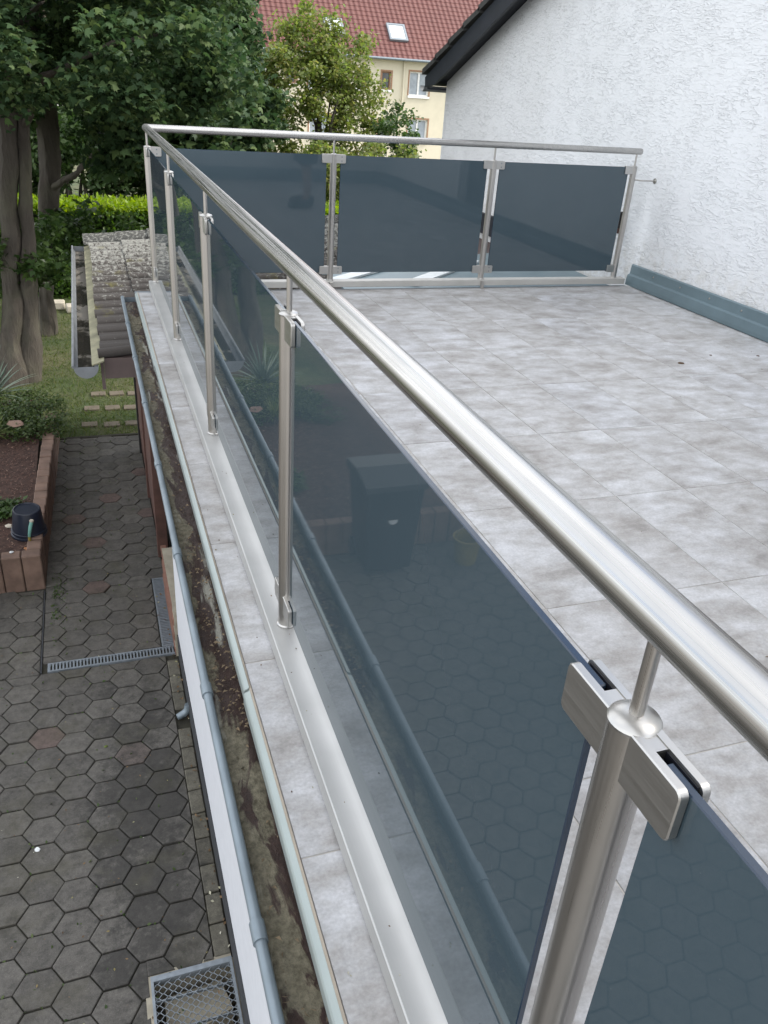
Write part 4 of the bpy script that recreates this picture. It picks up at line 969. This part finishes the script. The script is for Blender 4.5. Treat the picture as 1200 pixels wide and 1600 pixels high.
# facade as strips so that the openings are real recesses
cuts = sorted(set([2.0, 30.0]+[w[0] for w in wins]+[w[1] for w in wins]))
fm = MB()
for i in range(len(cuts)-1):
    a, b = cuts[i], cuts[i+1]; hs = sorted([(w[2], w[3]) for w in wins if w[0] <= a+1e-6 and w[1] >= b-1e-6]); z = GZ-2
    for (c, d) in hs: fm.box(a, b, AY, AY+.25, z, c); z = d
    fm.box(a, b, AY, AY+.25, z, EZ)
kid(fm, 'wall', CREAM, ap, 0)
kid(MB().box(2.0, 30, AY+.26, AY+10, GZ-2, EZ-.02), 'inner_core', DARK, ap, 0)
for (x0, x1, z0, z1, kd) in wins:
    w = kid(MB().box(x0, x1, AY+.20, AY+.24, z0, z1), 'window', PANE if kd == 's' else CURT, ap, 0)
    f = MB(); t = .07
    f.box(x0, x1, AY+.12, AY+.19, z0, z0+t); f.box(x0, x1, AY+.12, AY+.19, z1-t, z1); f.box(x0, x0+t, AY+.12, AY+.19, z0+t, z1-t); f.box(x1-t, x1, AY+.12, AY+.19, z0+t, z1-t)
    if kd == 'd': f.box((x0+x1)/2-.05, (x0+x1)/2+.05, AY+.12, AY+.19, z0+t, z1-t)
    fr = f.build('frame', WFRAME if kd == 'd' else SURR, w, smooth=0); fr.location = (0, 0, 0)
    sl_ = MB().box(x0-.06, x1+.06, AY-.08, AY-.002, z0-.12, z0-.002); s2 = sl_.build('sill', WFRAME, w, smooth=0)
    rv = MB(); rv.box(x0-.09, x0-.002, AY-.015, AY-.002, z0, z1+.09); rv.box(x1+.002, x1+.09, AY-.015, AY-.002, z0, z1+.09); rv.box(x0, x1, AY-.015, AY-.002, z1+.002, z1+.09)
    rv.build('surround', SURR, w, smooth=0)
# roof: stepped tile courses on a 42 degree slope
sl = math.tan(R(42)); m = MB(); y = AY-.45; z = EZ-.05
for k in range(46):
    y2 = y+.26; z2 = z+.26*sl
    m.add([(1.6, y, z+.035), (30.4, y, z+.035), (30.4, y2, z2), (1.6, y2, z2), (1.6, y, z), (30.4, y, z)], [(0, 1, 2, 3), (4, 5, 1, 0)]); y, z = y2, z2
rf2 = kid(m, 'roof', REDROOF, ap, 0)
kid(MB().path([(1.6, AY-.5, EZ-.07), (30.4, AY-.5, EZ-.02)], .07, 10), 'gutter', ZINC, ap)
kid(MB().box(1.8, 30.2, AY-.42, AY-.002, EZ-.10, EZ-.06), 'soffit', WFRAME, ap, 0)
for x0 in (13.45, 17.25):
    ww, hh = .88, 1.0; yb0 = AY-.45+(3.36-EZ)/sl*.98
    M = Matrix.Translation((x0, yb0, EZ-.05+(yb0-AY+.45)*sl+.02)) @ Matrix.Rotation(R(42), 4, 'X')
    w = MB().box(0, ww, 0, hh, .06, .10).build('skylight', simple('skylight_glass', (.55, .60, .62), .08), None, smooth=0); w.data.transform(M); w.parent = ap; w.matrix_parent_inverse = Matrix.Translation(-Vector(ap.location))
    f = MB(); f.box(-.12, 0, -.14, hh+.12, .0, .13); f.box(ww, ww+.12, -.14, hh+.12, .0, .13); f.box(0, ww, -.14, 0, .0, .13); f.box(0, ww, hh, hh+.12, .0, .13)
    fr = f.build('frame', GRATE, None, smooth=0); fr.data.transform(M); fr.parent = w
for x in (10.2, 17.9): kid(MB().path([(x, AY-.09, GZ-2), (x, AY-.09, EZ-.1)], .05, 8), 'downpipe', CREAM, ap)

# ================================================================ small wall object, person
wl = empty('wall_fitting', (WX, 5.29, .38), 'small dark lamp on the plaster wall behind the end post', 'fitting')  # small dark object on the wall, its kind unclear
MB().box(-.05, -.002, -.03, .03, -.06, .06, bev=.008).build('body', DARK, wl, smooth=0); MB().lathe([(.012, -.10), (.03, -.07), (.03, -.06)], (-.03, 0, 0), 12).build('lower_cone', WOOD, wl)

pr = empty('person', (1.93, 1.18, FZ), 'person in dark shorts standing on the terrace, seen mirrored in the far glass', 'person')
def skinmesh(name, verts, edges, radii, root, mat, parent, sub=2):
    me = bpy.data.meshes.new(name); me.from_pydata(verts, edges, []); me.materials.append(mat)
    o = bpy.data.objects.new(name, me); put(o, parent)
    sk = o.modifiers.new('skin', 'SKIN'); sk.use_smooth_shade = True
    for i, d in enumerate(me.skin_vertices[0].data): d.radius = radii[i] if isinstance(radii[i], tuple) else (radii[i], radii[i]); d.use_root = (i == root)
    ss = o.modifiers.new('sub', 'SUBSURF'); ss.levels = sub; ss.render_levels = sub; return o
V, E, RD = [], [], []
def av(p, r, frm=None):
    V.append(p); RD.append(r); i = len(V)-1
    if frm is not None: E.append((frm, i))
    return i
pel = av((0, 0, .93), (.15, .11)); ab = av((0, 0, 1.10), (.14, .10), pel); chs = av((0, 0, 1.32), (.165, .11), ab); nk = av((0, 0, 1.48), .058, chs); hd0 = av((0, .01, 1.56), .075, nk); hd1 = av((0, .015, 1.66), .098, hd0); hd2 = av((0, .01, 1.74), .075, hd1)
nose = av((0, .115, 1.645), .013, hd1)
for sx_ in (-1, 1):
    av((sx_*.098, .005, 1.645), .016, hd1)
    hip = av((sx_*.10, 0, .86), .093, pel); kn = av((sx_*.11, .02+.03*sx_, .48), .058, hip); clf = av((sx_*.115, 0+.05*sx_, .36), .055, kn); an = av((sx_*.12, -.02+.06*sx_, .09), .037, clf); to = av((sx_*.13, .15+.06*sx_, .035), .034, an)
    shd = av((sx_*.19, 0, 1.40), .06, chs); el_ = av((sx_*.25, -.02, 1.12), .042, shd); wr = av((sx_*.25, .0, .88), .028, el_); pm = av((sx_*.25, .01, .80), (.036, .018), wr)
    for k in range(4):
        f0 = av((sx_*.25+(k-1.5)*.019, 0.015, .755+.003*k), .0095, pm); f1 = av((sx_*.25+(k-1.5)*.02, 0.03, .72+.006*abs(k-1)), .0085, f0); av((sx_*.25+(k-1.5)*.02, 0.035, .692+.008*abs(k-1)), .0075, f1)
    t0 = av((sx_*.25-sx_*.02, .04, .80), .0105, pm); av((sx_*.25-sx_*.02, .06, .77), .009, t0)
body = skinmesh('body', V, E, RD, pel, SKIN, pr)
def sleeve(name, rings, mat, n=20):
    m = MB(); vs = []; fs = []
    for (c, rx, ry) in rings:
        for k in range(n): a = 2*math.pi*k/n; vs.append((c[0]+rx*math.cos(a), c[1]+ry*math.sin(a), c[2]))
    for i in range(len(rings)-1):
        for k in range(n): a = i*n+k; b = i*n+(k+1) % n; fs.append((a, b, b+n, a+n))
    return m.add(vs, fs).build(name, mat, pr)
sleeve('shirt', [((0,0,.88), .185, .14), ((0,0,1.05), .178, .135), ((0,0,1.3), .205, .145), ((0,0,1.43), .18, .11), ((0,0,1.475), .08, .075)], CLOTH_B)
for sx_ in (-1, 1):
    sleeve('sleeve', [((sx_*.165,0,1.43), .075, .085), ((sx_*.21,-.005,1.3), .075, .075), ((sx_*.235,-.01,1.2), .07, .07)], CLOTH_B)
    sleeve('shorts', [((sx_*.075,0,.97), .125, .135), ((sx_*.10,0,.80), .125, .125), ((sx_*.115,.015+.02*sx_,.60), .105, .11), ((sx_*.118,.02+.03*sx_,.45), .105, .11)], CLOTH_D)
    MB().path([(sx_*.12, -.075+.06*sx_, .05), (sx_*.12, -.03+.06*sx_, .055), (sx_*.125, .06+.06*sx_, .05), (sx_*.13, .16+.06*sx_, .04), (sx_*.13, .205+.06*sx_, .035)], [.035, .049, .05, .045, .025], 14).build('shoe', SHOE, pr)
MB().lathe([(.098, 1.66), (.112, 1.70), (.105, 1.75), (.075, 1.80), (.02, 1.825)], (0, -.015, 0), 20).build('hair', HAIR, pr)
for sx_ in (-1, 1): MB().lathe([(.004, -.012), (.012, 0), (.004, .012)], (sx_*.034, .098, 1.665), 10).build('eye', EMBLEM, pr)
MB().box(-.024, .024, .100, .108, 1.592, 1.602, bev=.003).build('mouth', simple('lips', (.3, .12, .1), .5), pr)
pr.rotation_euler = (0, 0, R(80))
